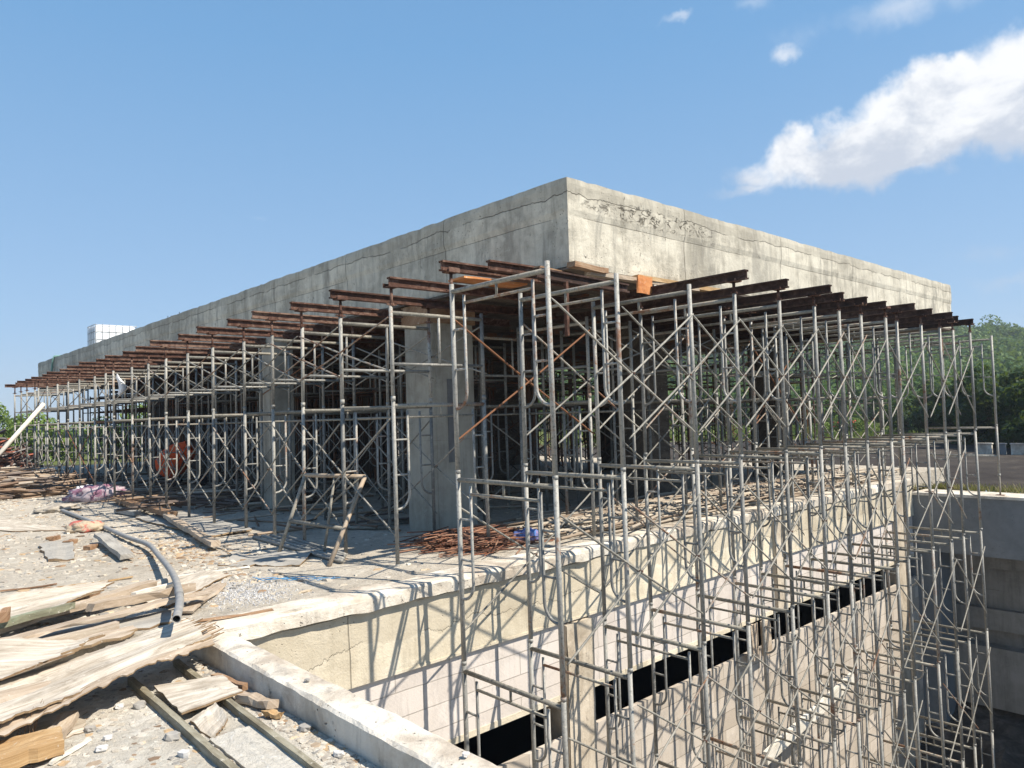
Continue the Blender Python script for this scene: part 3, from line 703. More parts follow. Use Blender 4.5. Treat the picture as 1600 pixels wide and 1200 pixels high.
# ---- right-hand scaffolding standing in the pit: frames square to the right facade
RX = [4.13, 5.01, 6.05, 6.90, 7.80, 8.64, 9.36, 10.04, 10.72, 11.34, 12.24, 13.06, 13.74, 14.49]
LEAN = [.008, .001, .002, 0, .003, 0, .002, -.002, 0, 0, .002, .003, .001, .004]
TN = ['top', 'second', 'third', 'fourth', 'lowest']
GR = 'scaffold frames standing in the pit'
for k, x in enumerate(RX):
    yb = 4.05+rnd.uniform(-.05, .04) if k else 4.05
    ly = -LEAN[k]
    for q in range(5):
        zb = 1.0-1.7*q; xb = x-(2.7-zb)*math.sin(ly)
        place('frame', 'scaffold_frame', FRAME, TM((xb, yb+.004*q, zb), math.pi/2, rnd.uniform(-.004, .004), ly), f'{ORD[k]} frame from the near corner in the {TN[q]} tier of the pit scaffolding', 'scaffold frame', GR)
    for q, yy in enumerate((yb, yb+FW)):
        xb = x-(2.7+5.8)*math.sin(ly)
        place('basejack', 'base_jack', BASEJ, TM((xb, yy, PZ)), f'base jack under the {"outer" if q == 0 else "inner"} post of the {ORD[k]} pit scaffold frame', 'base jack', 'base jacks on the pit floor')
        if k > 2: place('jack', 'screw_jack', JACK, TM((x, yy, 2.69)) @ Matrix.Diagonal((1, 1, .62, 1)), f'rusty screw jack on the {"outer" if q == 0 else "inner"} post of the {ORD[k]} pit scaffold tower', 'screw jack', 'screw jacks under the joists')
    if k > 2:
        joist((x, 3.86+rnd.uniform(-.05, .13), 2.818), math.pi/2, rnd.choice([3.4, 3.8]), f'dark rusty joist jutting out over the {ORD[k]} tower of the pit scaffolding', 'dark joists of the right-hand side', 'rustdark', rnd.uniform(-.005, .005))
GRB = 'cross braces of the pit scaffolding'
for k in range(len(RX)-2):
    for q in range(5):
        zb = 1.0-1.7*q
        for side, yy in (('outer', 4.05-.035), ('inner', 4.05+FW+.035)):
            if side == 'inner' and (k > 9 or q > 1 or (q == 1 and k % 2)): continue
            if rnd.random() < .05 and k > 2: continue
            if k > 6 and (side == 'inner' or (k+q) % 3 == 0): continue
            xa = RX[k]+(2.7-zb)*math.sin(LEAN[k]); xb = RX[k+2]+(2.7-zb)*math.sin(LEAN[k+2])
            brace((xa, yy, zb+.27+rnd.uniform(-.02, .03)), (xb, yy, zb+.27), 1.14, f'{side} cross brace between the {ORD[k]} and {ORD[k+2]} towers, {TN[q]} tier of the pit scaffolding',
                  GRB, 'rustysteel' if rnd.random() < .05 else 'brace')
# end tower on top of the far wall
place('frame', 'scaffold_frame', FRAME, TM((16.15, 4.15, 1.02), math.pi/2), 'lone scaffold frame at the far right end, upper of two over the far wall', 'scaffold frame', GR)
place('short', 'scaffold_frame', SHORT, TM((16.15, 4.15, .09), math.pi/2), 'lone low scaffold frame at the far right end under its taller neighbour', 'scaffold frame', GR)
for yy in (4.15, 4.15+FW): place('basejack', 'base_jack', BASEJ, TM((16.15, yy, -.285)) @ Matrix.Diagonal((1, 1, 1.4, 1)), 'base jack of the lone end frame on top of the far wall', 'base jack', 'base jacks on the far wall')

# ---- rows on the deck under the slab
DX = [6.72, 7.55, 8.64, 9.5, 10.95, 11.6, 12.4, 13.2, 14.0, 15.5, 16.3]
GD = 'scaffold frames in the shade under the slab'
for r, y in enumerate((5.95, 7.95)):
    for k, x in enumerate(DX):
        if r == 1 and k % 2 == 1: continue
        w_ = 'front' if r == 0 else 'second'
        place('frame', 'scaffold_frame', FRAME, TM((x, y, 0), math.pi/2, rnd.uniform(-.008, .008), rnd.uniform(-.008, .008)), f'{ORD[k]} frame from the near corner in the {w_} row behind the deck edge', 'scaffold frame', GD)
        place('short', 'scaffold_frame', SHORT, TM((x, y, 1.70), math.pi/2), f'{ORD[k]} low frame from the near corner topping the {w_} row behind the deck edge', 'scaffold frame', GD)
        if k+2 < len(DX):
            brace((x, y-.035, .3), (DX[k+2], y-.035, .3), 1.18, f'lower brace from the {ORD[k]} to the {ORD[k+2]} frame, {w_} row behind the deck edge', 'cross braces under the slab')
            if r == 0: brace((x, y-.035, 1.98), (DX[k+2], y-.035, 1.98), .56, f'upper brace from the {ORD[k]} to the {ORD[k+2]} frame, front row behind the deck edge', 'cross braces under the slab')
for k, y in enumerate(LY[1:14:1]):
    place('frame', 'scaffold_frame', FRAME, TM((6.78 if k % 2 else 6.62, y+.45, 0), 0, rnd.uniform(-.01, .01), 0), f'{ORD[k]} frame from the front in the inner row beside the left-hand columns', 'scaffold frame', GD)
    place('short', 'scaffold_frame', SHORT, TM((6.78 if k % 2 else 6.62, y+.45, 1.70), 0), f'{ORD[k]} low frame from the front topping the inner row beside the left-hand columns', 'scaffold frame', GD)
    if k < 11:
        brace((6.66, y+.45, .3), (6.66, LY[k+3]+.45, .3), 1.18, f'cross brace from the {ORD[k]} frame of the inner row beside the left-hand columns', 'cross braces under the slab')
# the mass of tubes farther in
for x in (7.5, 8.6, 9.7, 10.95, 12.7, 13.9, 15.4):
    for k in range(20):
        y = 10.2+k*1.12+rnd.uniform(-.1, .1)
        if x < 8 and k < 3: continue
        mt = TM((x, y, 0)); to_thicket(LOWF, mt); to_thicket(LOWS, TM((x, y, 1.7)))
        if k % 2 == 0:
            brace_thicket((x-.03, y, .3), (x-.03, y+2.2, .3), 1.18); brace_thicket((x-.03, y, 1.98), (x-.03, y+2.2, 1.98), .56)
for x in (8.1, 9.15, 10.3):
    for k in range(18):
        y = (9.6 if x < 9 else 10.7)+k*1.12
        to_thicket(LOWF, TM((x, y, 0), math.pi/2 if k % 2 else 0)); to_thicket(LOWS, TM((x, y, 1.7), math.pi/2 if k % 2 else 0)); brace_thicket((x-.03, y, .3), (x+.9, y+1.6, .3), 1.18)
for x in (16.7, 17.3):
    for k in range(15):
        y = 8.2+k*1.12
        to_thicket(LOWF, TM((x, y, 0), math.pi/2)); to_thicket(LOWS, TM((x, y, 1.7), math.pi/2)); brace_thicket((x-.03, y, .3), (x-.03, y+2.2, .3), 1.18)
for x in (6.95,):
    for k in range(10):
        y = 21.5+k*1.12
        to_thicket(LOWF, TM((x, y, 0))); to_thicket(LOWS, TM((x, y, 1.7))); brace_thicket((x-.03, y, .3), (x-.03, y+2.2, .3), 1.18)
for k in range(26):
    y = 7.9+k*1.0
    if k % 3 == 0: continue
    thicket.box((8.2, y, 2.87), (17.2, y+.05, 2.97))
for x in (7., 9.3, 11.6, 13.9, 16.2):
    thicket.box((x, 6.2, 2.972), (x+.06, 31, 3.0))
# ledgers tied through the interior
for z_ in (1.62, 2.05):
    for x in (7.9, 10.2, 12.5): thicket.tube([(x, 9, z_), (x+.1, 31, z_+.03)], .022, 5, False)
tg = thicket.build('scaffold_tubes', 'shadetube'); tag(centre(tg), 'dense mass of scaffold tubes and joists deep under the roof slab', 'scaffolding', kind='stuff')

# ---- joists and timbers at the near corner
joist((4.28, 5.62, 2.90), R(-1.5), 2.6, 'rusty joist at the near corner, the topmost one jutting left', 'rusty joists of the left-hand row')
joist((4.74, 5.46, 2.93), R(-2.), 1.5, 'short rusty joist lapped on the topmost joist at the near corner', 'rusty joists of the left-hand row')
place('jack', 'screw_jack', JACK, TM((4.40, 5.62, 2.70)), 'rusty screw jack holding the topmost joist at the near corner', 'screw jack', 'screw jacks under the joists')
joist((4.95, 5.0, 2.80), R(4), 1.5, 'dark rusty joist lying behind the first pit frames at the near corner', 'dark joists of the right-hand side', 'rustdark')
def plank(name, p0, p1, w, h, m, label, cat, roll=0., group=None, jit=.004, seg=6, warp=.004):
    """board from p0 to p1 (middle of its underside), w wide, h thick"""
    p0, p1 = Vector(p0), Vector(p1); D = p1-p0; L = D.length; mb = MB(); vs = []; uv = []
    for i in range(seg+1):
        x = L*i/seg
        for y, z_ in ((-w/2, 0), (w/2, 0), (w/2, h), (-w/2, h)):
            vs.append((x+(rnd.uniform(-jit, jit)*2 if i in (0, seg) else 0), y+rnd.uniform(-jit, jit), z_+rnd.uniform(-jit, jit)*.6+warp*math.sin(i*1.1))); uv.append((x, y+z_))
    fs = [(i*4+k, (i+1)*4+k, (i+1)*4+(k+1)%4, i*4+(k+1)%4) for i in range(seg) for k in range(4)]+[(0, 1, 2, 3), tuple(seg*4+k for k in (3, 2, 1, 0))]
    mb.add(vs, fs, uv); o = mb.build(name, m)
    o.matrix_world = Matrix.Translation(p0) @ D.to_track_quat('X', 'Z').to_matrix().to_4x4() @ Matrix.Rotation(roll, 4, 'X')
    return tag(o, label, cat, group)
GTb = 'timbers under the roof corner'
plank('timber_beam', (5.55, 5.1, 2.99), (6.15, 5.16, 2.99), .10, .055, 'brown', 'brown timber packer right under the roof corner', 'timber', group=GTb)
plank('timber_beam', (5.9, 5.19, 2.955), (7.9, 5.17, 2.96), .09, .05, 'timber', 'long weathered timber under the sunlit facade near the roof corner', 'timber', group=GTb)
plank('timber_beam', (6.7, 5.17, 2.99), (8.4, 5.19, 2.99), .10, .05, 'yellowwood', 'yellowish timber under the sunlit facade beside the orange plywood', 'timber', group=GTb)
plank('timber_beam', (5.25, 5.3, 2.94), (6.9, 5.6, 2.94), .08, .06, 'brown', 'dark brown timber crossing behind the corner frames', 'timber', group=GTb)
plank('plywood_offcut', (6.62, 5.09, 2.82), (6.90, 5.10, 2.82), .015, .20, 'plyorange', 'bright orange plywood square hanging under the sunlit facade', 'plywood')
plank('plywood_offcut', (6.98, 5.16, 2.86), (7.35, 5.17, 2.86), .05, .09, 'pale', 'pale timber offcut right of the orange plywood square', 'timber')
plank('plywood_offcut', (5.0, 6.3, 2.99), (5.9, 6.25, 2.99), .3, .02, 'plyorange', 'orange-brown plywood strip under the shaded side of the roof corner', 'plywood')
plank('prop_head', (5.37, 5.0, 2.26), (5.37, 5.0, 2.80), .04, .03, 'rust', 'rusty steel strut hanging down under the roof corner', 'strut')
plank('timber_board', (8.60, 4.9, -2.95), (11.36, 4.9, -2.60), .05, .16, 'pale', 'long pale board lying aslant across the pit scaffolding', 'board')

# ================================================================== THINGS LYING ON THE DECK
M['whitestone2'] = deckmat('white_mortar', (.80, .76, .68), ((.56,.52,.45), (.68,.64,.56), (.76,.72,.65)))
def board_sheet(name, c, th, m, label, cat, warp=.02, jag=.02, nu=28, nv=8, seed=1, curl=0., edge=None, group=None, rip=0., fray=0.):
    """warped plywood sheet through four corners c (x,y,z), c0->c1 along the grain, c0->c3 across; real thickness and frayed ends"""
    C0 = [Vector(p) for p in c]; mb = MB(); top = []; uv = []
    Lu = (C0[1]-C0[0]).length; Lv = (C0[3]-C0[0]).length
    for j in range(nv+1):
        for i in range(nu+1):
            u, v = i/nu, j/nv
            if i in (0, nu): u += jag*mnoise.fractal(Vector((v*9, seed, i)), .6, 2., 5)*1.4/max(Lu, .3)
            if j in (0, nv): v += jag*mnoise.fractal(Vector((u*14, seed+5, j)), .6, 2., 5)/max(Lv, .1)
            p = (C0[0]*(1-u)+C0[1]*u)*(1-v)+(C0[3]*(1-u)+C0[2]*u)*v
            p.z += warp*mnoise.noise(Vector((u*2.2, v*1.6, seed)))*1.5+curl*(2*v-1)**2+rip*math.sin(v*13+u*2.+seed)+.004*mnoise.noise(Vector((u*9, v*9, seed)))
            if fray and i == nu: p += (C0[1]-C0[0]).normalized()*(fray*(mnoise.cell(Vector((j*.9+seed, 2, 0)))-.3)+fray*mnoise.noise(Vector((j*.35, seed, 1))))
            if fray and j in (0, nv): p += (C0[3]-C0[0]).normalized()*fray*.22*(mnoise.cell(Vector((i*.8, j, seed)))-.5)
            top.append(p); uv.append((u*Lu, v*Lv))
    n = len(top); W_ = nu+1; fs = [(j*W_+i, j*W_+i+1, (j+1)*W_+i+1, (j+1)*W_+i) for j in range(nv) for i in range(nu)]
    if fs and (top[1]-top[0]).cross(top[W_]-top[0]).z < 0: fs = [f[::-1] for f in fs]
    mb.add(top, fs, uv)
    mb.add([p-Vector((0, 0, th)) for p in top], [f[::-1] for f in fs], uv)
    ring = [i for i in range(W_)]+[j*W_+nu for j in range(1, nv+1)]+[nv*W_+i for i in range(nu-1, -1, -1)]+[j*W_ for j in range(nv-1, 0, -1)]
    vs = []; uvs = []; q = len(ring); Lr = 0
    for k, i in enumerate(ring):
        Lr += .03; vs += [top[i], top[i]-Vector((0, 0, th))]; uvs += [(Lr, 0), (Lr, .1)]
    mb2 = MB(); mb2.add(vs, [(2*k, 2*k+1, 2*((k+1)%q)+1, 2*((k+1)%q)) for k in range(q)], uvs)
    o = mb.build(name, m); o.data.materials.append(M[edge or 'plyedge'])
    k0 = len(mb.f); me = o.data
    # edge faces joined into the same mesh with the ply-edge material
    mb.add(mb2.v, mb2.f, mb2.uv); old = o.data; o.data = mb.mesh(name, m); o.data.materials.append(M[edge or 'plyedge']); bpy.data.meshes.remove(old)
    idx = np.zeros(len(o.data.polygons), np.int32); idx[k0:] = 1; o.data.polygons.foreach_set('material_index', idx)
    return tag(centre(o), label, cat, group)
GP = 'weathered boards piled at the left'
bs1 = board_sheet('plywood_sheet', [(.05, 4.25, .02), (1.86, 5.14, .07), (1.93, 5.66, .09), (.10, 5.0, .06)], .012, 'ply', 'large rippled weathered plywood sheet with a frayed right end nearest the camera', 'plywood', .03, .03, 90, 40, 3, .012, None, GP, .008, .09)
bs1b = board_sheet('loose_ply_layer', [(.06, 4.23, .0), (1.90, 5.08, .045), (1.99, 5.52, .06), (.12, 4.9, .04)], .008, 'timber', None, None, .03, .03, 90, 40, 4, .012, None, None, .008, .13)
bs1b.parent = bs1; bs1b.location = bs1b.location-bs1.location
board_sheet('plywood_sheet', [(.10, 4.98, .09), (.93, 5.12, .11), (1.28, 5.42, .12), (.30, 5.95, .16)], .012, 'ply', 'smaller curled plywood sheet lying on the left of the large rippled one', 'plywood', .05, .03, 60, 24, 8, .03, None, GP, .0, .05)
board_sheet('plywood_sheet', [(.45, 4.55, -.146), (1.02, 4.62, -.144), (1.10, 5.0, -.144), (.5, 5.0, -.146)], .004, 'ply', 'flat dusty sheet lying under the near end of the rippled one', 'plywood', .0, .02, 20, 10, 61, 0, None, GP)
board_sheet('mortar_board', [(1.455, 2.1, -.135), (1.62, 2.1, -.135), (1.70, 4.0, -.135), (1.455, 4.0, -.135)], .012, 'whitestone2', 'strip of white mortar between the two rails', 'mortar', .004, .01, 10, 40, 63, 0, 'whitestone2')
board_sheet('plywood_sheet', [(.30, 6.25, .10), (1.55, 6.72, .16), (1.78, 7.15, .17), (.35, 6.95, .16)], .014, 'ply', 'sun-bleached plywood sheet on top of the board pile at the left edge', 'plywood', .03, .03, 70, 20, 13, .02, None, GP, 0., .07)
board_sheet('plywood_sheet', [(.30, 5.98, .03), (1.9, 5.95, .02), (2.0, 6.25, .03), (.3, 6.3, .06)], .014, 'plygrey', 'greyed board half hidden in the shadow under the timber pile', 'plywood', .02, .05, 20, 6, 18, 0, None, GP)
board_sheet('plywood_sheet', [(2.02, 6.45, .03), (2.9, 7.35, .02), (2.7, 7.95, .02), (1.85, 7.0, .05)], .012, 'ply', 'flat dusty plywood sheet just left of the gravel patch', 'plywood', .02, .03, 20, 8, 22, 0, None, GP)
board_sheet('plywood_sheet', [(.3, 5.62, .02), (1.55, 5.72, .05), (1.62, 5.92, .05), (.3, 5.85, .02)], .02, 'timber', 'dark-edged board tucked behind the large rippled sheet', 'plywood', .02, .05, 20, 5, 28, 0, None, GP)
plank('timber_board', (.2, 6.02, .08), (2.08, 6.98, .10), .10, .05, 'timber', 'long grey board slanting up to the right through the pile', 'board', group=GP, jit=.008, seg=14)
plank('timber_board', (.2, 5.93, .14), (1.35, 6.52, .13), .06, .045, 'green', 'greenish board lying beside the long grey board', 'board', group=GP, jit=.006, seg=10)
plank('timber_board', (.45, 5.98, .075), (2.28, 6.30, .10), .13, .022, 'timber', 'thin weathered board with a rough long edge in the pile', 'board', group=GP, jit=.009, seg=16, warp=.008)
plank('timber_board', (.55, 5.90, .02), (1.55, 6.02, .03), .05, .05, 'timber', 'short square timber in the shade under the thin board', 'timber', group=GP, jit=.006)
plank('timber_board', (1.42, 6.28, .13), (2.22, 6.42, .12), .07, .06, 'timber', 'thick split timber ending just left of the grey pipe', 'timber', group=GP, jit=.010, seg=8)
plank('timber_board', (1.85, 6.75, .08), (2.25, 6.92, .08), .05, .04, 'pale', 'small pale timber behind the grey pipe bend', 'timber', group=GP)
plank('timber_board', (2.05, 6.12, .02), (2.62, 6.9, .02), .12, .018, 'timber', 'brown board edge running beside the gravel patch', 'board', group=GP, jit=.008)
plank('timber_block', (.86, 6.10, .20), (.90, 6.26, .20), .045, .07, 'brown', 'small brown block standing on the pile at the left edge', 'block')
plank('timber_block', (1.50, 7.12, .02), (1.72, 7.42, .02), .09, .05, 'brown', 'brown wood block behind the bleached plywood sheet', 'block')
plank('timber_block', (.58, 5.50, .12), (.72, 5.80, .14), .14, .06, 'timber', 'weathered beam end poking in at the left above the curled sheet', 'timber', jit=.01)
for i in range(5):
    a = rnd.uniform(-.3, .5)
    x0, y0_ = [(1.1, 7.6), (.9, 8.4), (1.5, 8.1), (2.5, 7.7), (1.9, 5.85)][i]
    plank('wood_strip', (x0, y0_, .005), (x0+.7*math.cos(a), y0_+.7*math.sin(a), .01), .035, .012, ['timber', 'brown', 'yellowwood', 'pale', 'brown'][i],
          ['thin grey strip on the floor left of the pile, nearest it', 'long thin brown strip farther left on the bright floor', 'thin yellow strip on the bright floor behind the pile', 'pale thin strip beside the flat dusty sheet',
           'short brown strip near the inner end of the kerb'][i], 'strip', group='loose strips on the deck')

# curved grey pipe rising over the pile
mb = MB()
pp = [(3.03, 15.3, .04),(3.01, 14.12, .04),(2.93, 12.21, .05),(2.84,10.58,.06),(2.80,9.6,.08),(2.60,8.55,.10),(2.36,7.45,.145),(2.13,6.55,.185),(1.88,5.72,.215),(1.70,5.24,.205)]
def smooth(ps, n=4):
    ps = [Vector(p) for p in ps]; ps = [ps[0]*2-ps[1]]+ps+[ps[-1]*2-ps[-2]]; out = []
    for i in range(1, len(ps)-2):
        for k in range(n):
            t_ = k/n; a, b, c, d = ps[i-1:i+3]
            out.append(.5*((2*b)+(c-a)*t_+(2*a-5*b+4*c-d)*t_*t_+(-a+3*b-3*c+d)*t_**3))
    return out+[ps[-2]]
P_ = smooth(pp); mb.tube(P_, .029, 14, False); mb.tube(P_[::-1], .0245, 14, False)
a, b = P_[-1], P_[-2]; dd = (a-b).normalized()
mb.tube([a-dd*.001, a], [.029, .029], 14, False)
ring = MB()
u = dd.cross(Vector((0, 0, 1))).normalized(); w = dd.cross(u); vs = []
for k in range(14):
    q = 2*math.pi*k/14; e = u*math.cos(q)+w*math.sin(q); vs += [a+e*.029, a+e*.0245]
mb.add(vs, [(2*k, 2*((k+1)%14), 2*((k+1)%14)+1, 2*k+1) for k in range(14)])
mb.tube([P_[-7]-dd*0, P_[-6]], .032, 14, False)
tag(centre(mb.build('plastic_pipe', 'pvc', smooth=True)), 'long bent grey pipe whose open end overhangs the large rippled sheet', 'pipe')

# forms beside the kerb: two rails with plywood between
GRl = 'side rails of the kerb form'
plank('form_rail', (1.415, 5.25, -.15), (1.37, 2.2, -.15), .036, .045, 'mossy', 'left-hand mossy grey-green timber rail running beside the kerb', 'rail', group=GRl, seg=24, jit=.0025, warp=.0)
plank('form_rail', (1.745, 5.40, -.15), (1.63, 2.2, -.15), .034, .045, 'mossy', 'right-hand green timber rail, the one nearer the kerb', 'rail', group=GRl, seg=24, jit=.0025, warp=.0)
board_sheet('plywood_sheet', [(1.43, 4.34, -.09), (1.80, 4.40, -.085), (1.82, 4.76, -.08), (1.46, 4.92, -.09)], .012, 'ply', 'square dusty plywood piece laid across the two green rails', 'plywood', .005, .008, 14, 10, 33, 0)
board_sheet('plywood_sheet', [(1.47, 3.98, -.14), (1.60, 4.12, -.11), (1.63, 4.38, -.10), (1.46, 4.30, -.13)], .012, 'ply', 'small plywood scrap tucked under the square piece between the rails', 'plywood', .008, .02, 10, 6, 36, 0)
plank('timber_block', (1.80, 4.86, -.13), (1.86, 4.52, -.13), .04, .04, 'brown', 'short brown stick lying against the kerb', 'stick')
plank('timber_block', (1.79, 4.40, -.14), (1.86, 4.12, -.13), .06, .045, 'timber', 'split grey wood chunk between the rail and the kerb', 'block', jit=.01)
plank('timber_block', (1.80, 4.08, -.14), (1.84, 3.98, -.14), .04, .03, 'yellowwood', 'small brown wood chip beside the grey chunk at the kerb', 'block', jit=.01)
board_sheet('timber_beam', [(.40, 4.28, -.05), (.86, 4.32, -.05), (.88, 4.52, -.04), (.42, 4.55, -.05)], .07, 'yellowwood', 'thick orange-yellow wood block at the lower left corner', 'block', .01, .015, 12, 6, 41, 0, 'yellowwood')
plank('timber_beam', (.78, 4.42, -.14), (.99, 4.83, -.12), .10, .04, 'timber', 'short weathered board leaning on the orange-yellow block', 'board', jit=.008)
plank('timber_beam', (.80, 4.30, -.145), (1.00, 4.46, -.14), .02, .015, 'pale', 'pale batten end in front of the orange-yellow block', 'batten')
mb = MB()
for i in range(11):
    x = .70+rnd.uniform(-.03, .14); y = 4.62+rnd.uniform(-.06, .1); mb.tube([(x, y, -.15), (x+rnd.uniform(-.02, .05), y, -.06+rnd.uniform(-.02, .07)), (x+rnd.uniform(-.03, .09), y, rnd.uniform(0, .07))], [.0022, .0018, .0008], 4)
tag(centre(mb.build('dry_grass', 'brown')), 'tuft of dry brown stalks by the lower left wood block', 'grass')

def rock(name, p, r, m, label, cat, group=None, seed=0, flat=.55):
    mb = MB(); vs = []; N = 9; K = 6
    for j in range(K+1):
        th_ = math.pi*j/K
        for i in range(N):
            ph = 2*math.pi*i/N; d = Vector((math.sin(th_)*math.cos(ph), math.sin(th_)*math.sin(ph), math.cos(th_)))
            q = max(-.6, min(.6, d.x*1.1)); k_ = 1+.45*mnoise.noise(d*1.3+Vector((seed*3.1, 0, 0)))
            d = Vector((d.x*r*k_, d.y*r*k_*.8, max(-.3, min(.5, d.z*k_))*r*flat*1.6))
            vs.append(d)
    mb.add(vs, [(j*N+i, (j+1)*N+i, (j+1)*N+(i+1)%N, j*N+(i+1)%N) for j in range(K) for i in range(N)])
    o = mb.build(name, m, loc=p); o.rotation_euler = (0, 0, rnd.uniform(0, 6)); return tag(o, label, cat, group)
M['whitestone'] = plain('white_rubble', (.58,.565,.54), .9, var=.5, sc_=20); M['greystone'] = plain('grey_rubble', (.30,.285,.26), .9, var=.5, sc_=20, c2=(.5,.46,.4))
GS = 'loose lumps of rubble near the camera'
for i, (x, y, r, m, lb) in enumerate([(1.02, 4.30, .034, 'whitestone', 'white lump of rubble right of the orange-yellow block, the lower one'), (1.04, 4.62, .034, 'greystone', 'pale grey lump above the lower white one'),
        (1.25, 4.86, .030, 'whitestone', 'white lump nearest the large rippled sheet'), (1.34, 4.78, .045, 'greystone', 'rough grey lump beside the white one under the sheet edge'),
        (1.33, 4.18, .05, 'greystone', 'largest grey lump in the open middle of the near floor'), (1.30, 3.92, .034, 'whitestone', 'bluish white lump at the bottom of the near floor'),
        (1.08, 4.42, .028, 'whitestone', 'small white lump between the other two beside the board'), (1.50, 4.95, .02, 'whitestone', 'tiny white lump beside the left green rail'),
        (1.87, 3.75, .04, 'greystone', 'grey clod lying against the kerb foot'), (1.84, 3.35, .03, 'whitestone', 'small pale clod against the kerb foot, nearer the camera'),
        (1.42, 3.90, .025, 'greystone', 'flat grey chip near the left green rail')]):
    rock('rubble_lump', (x, y, -.14), r, m, lb, 'rubble', GS, i)
rock('rubble_lump', (2.02, 4.02, .012), .018, 'greystone', 'small stone on top of the kerb beside the pit', 'stone', None, 40)
rock('rubble_lump', (2.06, 2.62, .014), .02, 'whitestone', 'small white stone on top of the kerb nearest the camera', 'stone', None, 41)

# farther sheets and beams
board_sheet('plywood_sheet', [(3.62, 9.95, .03), (4.25, 10.0, .02), (4.50, 13.2, .04), (3.60, 13.0, .03)], .02, 'plygrey', 'large grey plywood sheet lying at the edge of the shade', 'plywood', .03, .03, 20, 14, 51, .02)
board_sheet('plywood_sheet', [(3.0, 7.95, .02), (3.56, 7.2, .02), (4.0, 7.75, .05), (3.38, 8.4, .03)], .014, 'plygrey', 'grey-brown sheet with a rotten edge in front of the leaning frame', 'plywood', .03, .03, 20, 8, 55)
board_sheet('plywood_sheet', [(1.2, 15.2, .02), (1.95, 13.1, .02), (2.55, 12.5, .02), (2.1, 15.3, .02)], .015, 'ply', 'sandy plywood sheet far left on the bright floor', 'plywood', .01, .03, 16, 8, 58)
board_sheet('cement_board', [(1.80, 9.80, .03), (2.02, 9.6, .03), (2.36, 11.3, .04), (1.96, 11.2, .03)], .03, 'plygrey', 'speckled grey panel lying flat on the bright floor', 'panel', .01, .02, 14, 8, 60)
plank('timber_beam', (4.10, 16.2, .05), (3.86, 12.0, .10), .14, .07, 'brown', 'reddish brown beam at the edge of the shade, the farther of two', 'timber', jit=.01, seg=12, group='brown beams at the edge of the shade')
plank('timber_beam', (3.80, 12.1, .08), (3.34, 8.9, .05),   .11, .06, 'timber', 'yellow-brown beam lying over the grey sheet, the nearer of two', 'timber', jit=.008, seg=12, group='brown beams at the edge of the shade')
plank('concrete_plank', (2.58, 10.85, .08), (2.42, 9.05, .03), .14, .05, 'plygrey', 'short grey cement-crusted plank casting a dark shadow on the floor', 'plank', jit=.01, seg=8)
plank('timber_block', (3.65, 14.2, .02), (3.75, 13.4, .02), .12, .07, 'plygrey', 'grey block between the purple sack and the brown beam', 'block')
for i, (x, y) in enumerate([(2.15, 11.6), (2.22, 11.0), (2.3, 10.3)]):
    plank('brick_piece', (x, y, 0), (x+.12, y+.14, 0), .10, .05, 'brown', ['farthest of three brown blocks beside the speckled panel', 'middle of three brown blocks beside the speckled panel', 'nearest of three brown blocks beside the speckled panel'][i], 'block', group='brown blocks on the floor', jit=.008)
def sack(p, sx, sy, sz, rz, m, label, seed):
    mb = MB(); vs = []; N, K = 28, 16
    for j in range(K+1):
        v = j/K; th_ = math.pi*v
        for i in range(N):
            ph = 2*math.pi*i/N; d = Vector((math.cos(th_), math.sin(th_)*math.cos(ph), math.sin(th_)*math.sin(ph)))
            k_ = 1+.34*mnoise.fractal(d*2.2+Vector((seed, 0, 0)), .8, 2., 4)+.04*math.sin(d.x*18+d.y*7)
            vs.append((d.x*sx*k_, d.y*sy*k_, max(-sz*.55, d.z*sz*k_)+sz*.55))
    mb.add(vs, [(j*N+i, j*N+(i+1)%N, (j+1)*N+(i+1)%N, (j+1)*N+i) for j in range(K) for i in range(N)])
    o = mb.build('plastic_sack', m, smooth=True, loc=p); o.rotation_euler = (0, 0, rz); return tag(o, label, 'sack')
sack((4.02, 17.0, 0), .62, .26, .20, R(-35), 'sack1', 'crumpled white and purple woven sack by the left-hand scaffold', 3)
sack((2.70, 12.2, 0), .24, .17, .10, R(-30), 'sack2', 'buff sack with a red stripe on the rubble left of the pipe', 7)
sack((4.25, 19.2, 0), .30, .16, .12, R(20), 'whitebag', 'small crumpled white bag behind the purple sack', 11)
sack((3.02, 15.6, 0), .35, .20, .09, R(10), 'paperbag', 'flattened dusty paper bag between the two sacks', 12)
sack((6.05, 6.42, 0), .19, .10, .10, R(-8), 'bluecloth', 'blue and red crumpled sack at the deck edge behind the scaffold', 15)
# hanging white bag
mb = MB(); vs = []; N = 14
for j, (z_, r) in enumerate([(2.62, .015), (2.52, .05), (2.40, .09), (2.25, .12), (2.14, .10), (2.08, .03)]):
    for i in range(N): a = 2*math.pi*i/N; k_ = 1+.5*mnoise.noise(Vector((math.cos(a)*2, math.sin(a)*2, z_*5))); vs.append((4.2+r*.6*k_*math.cos(a)+.05*math.sin(z_*9), 16.1+r*k_*math.sin(a)*.8, 2.3+(z_-2.3)*.8))
mb.add(vs, [(j*N+i, j*N+(i+1)%N, (j+1)*N+(i+1)%N, (j+1)*N+i) for j in range(5) for i in range(N)])
tag(centre(mb.build('plastic_bag', 'whitebag', smooth=True)), 'white plastic bag hanging on a brace of the left-hand row', 'bag')

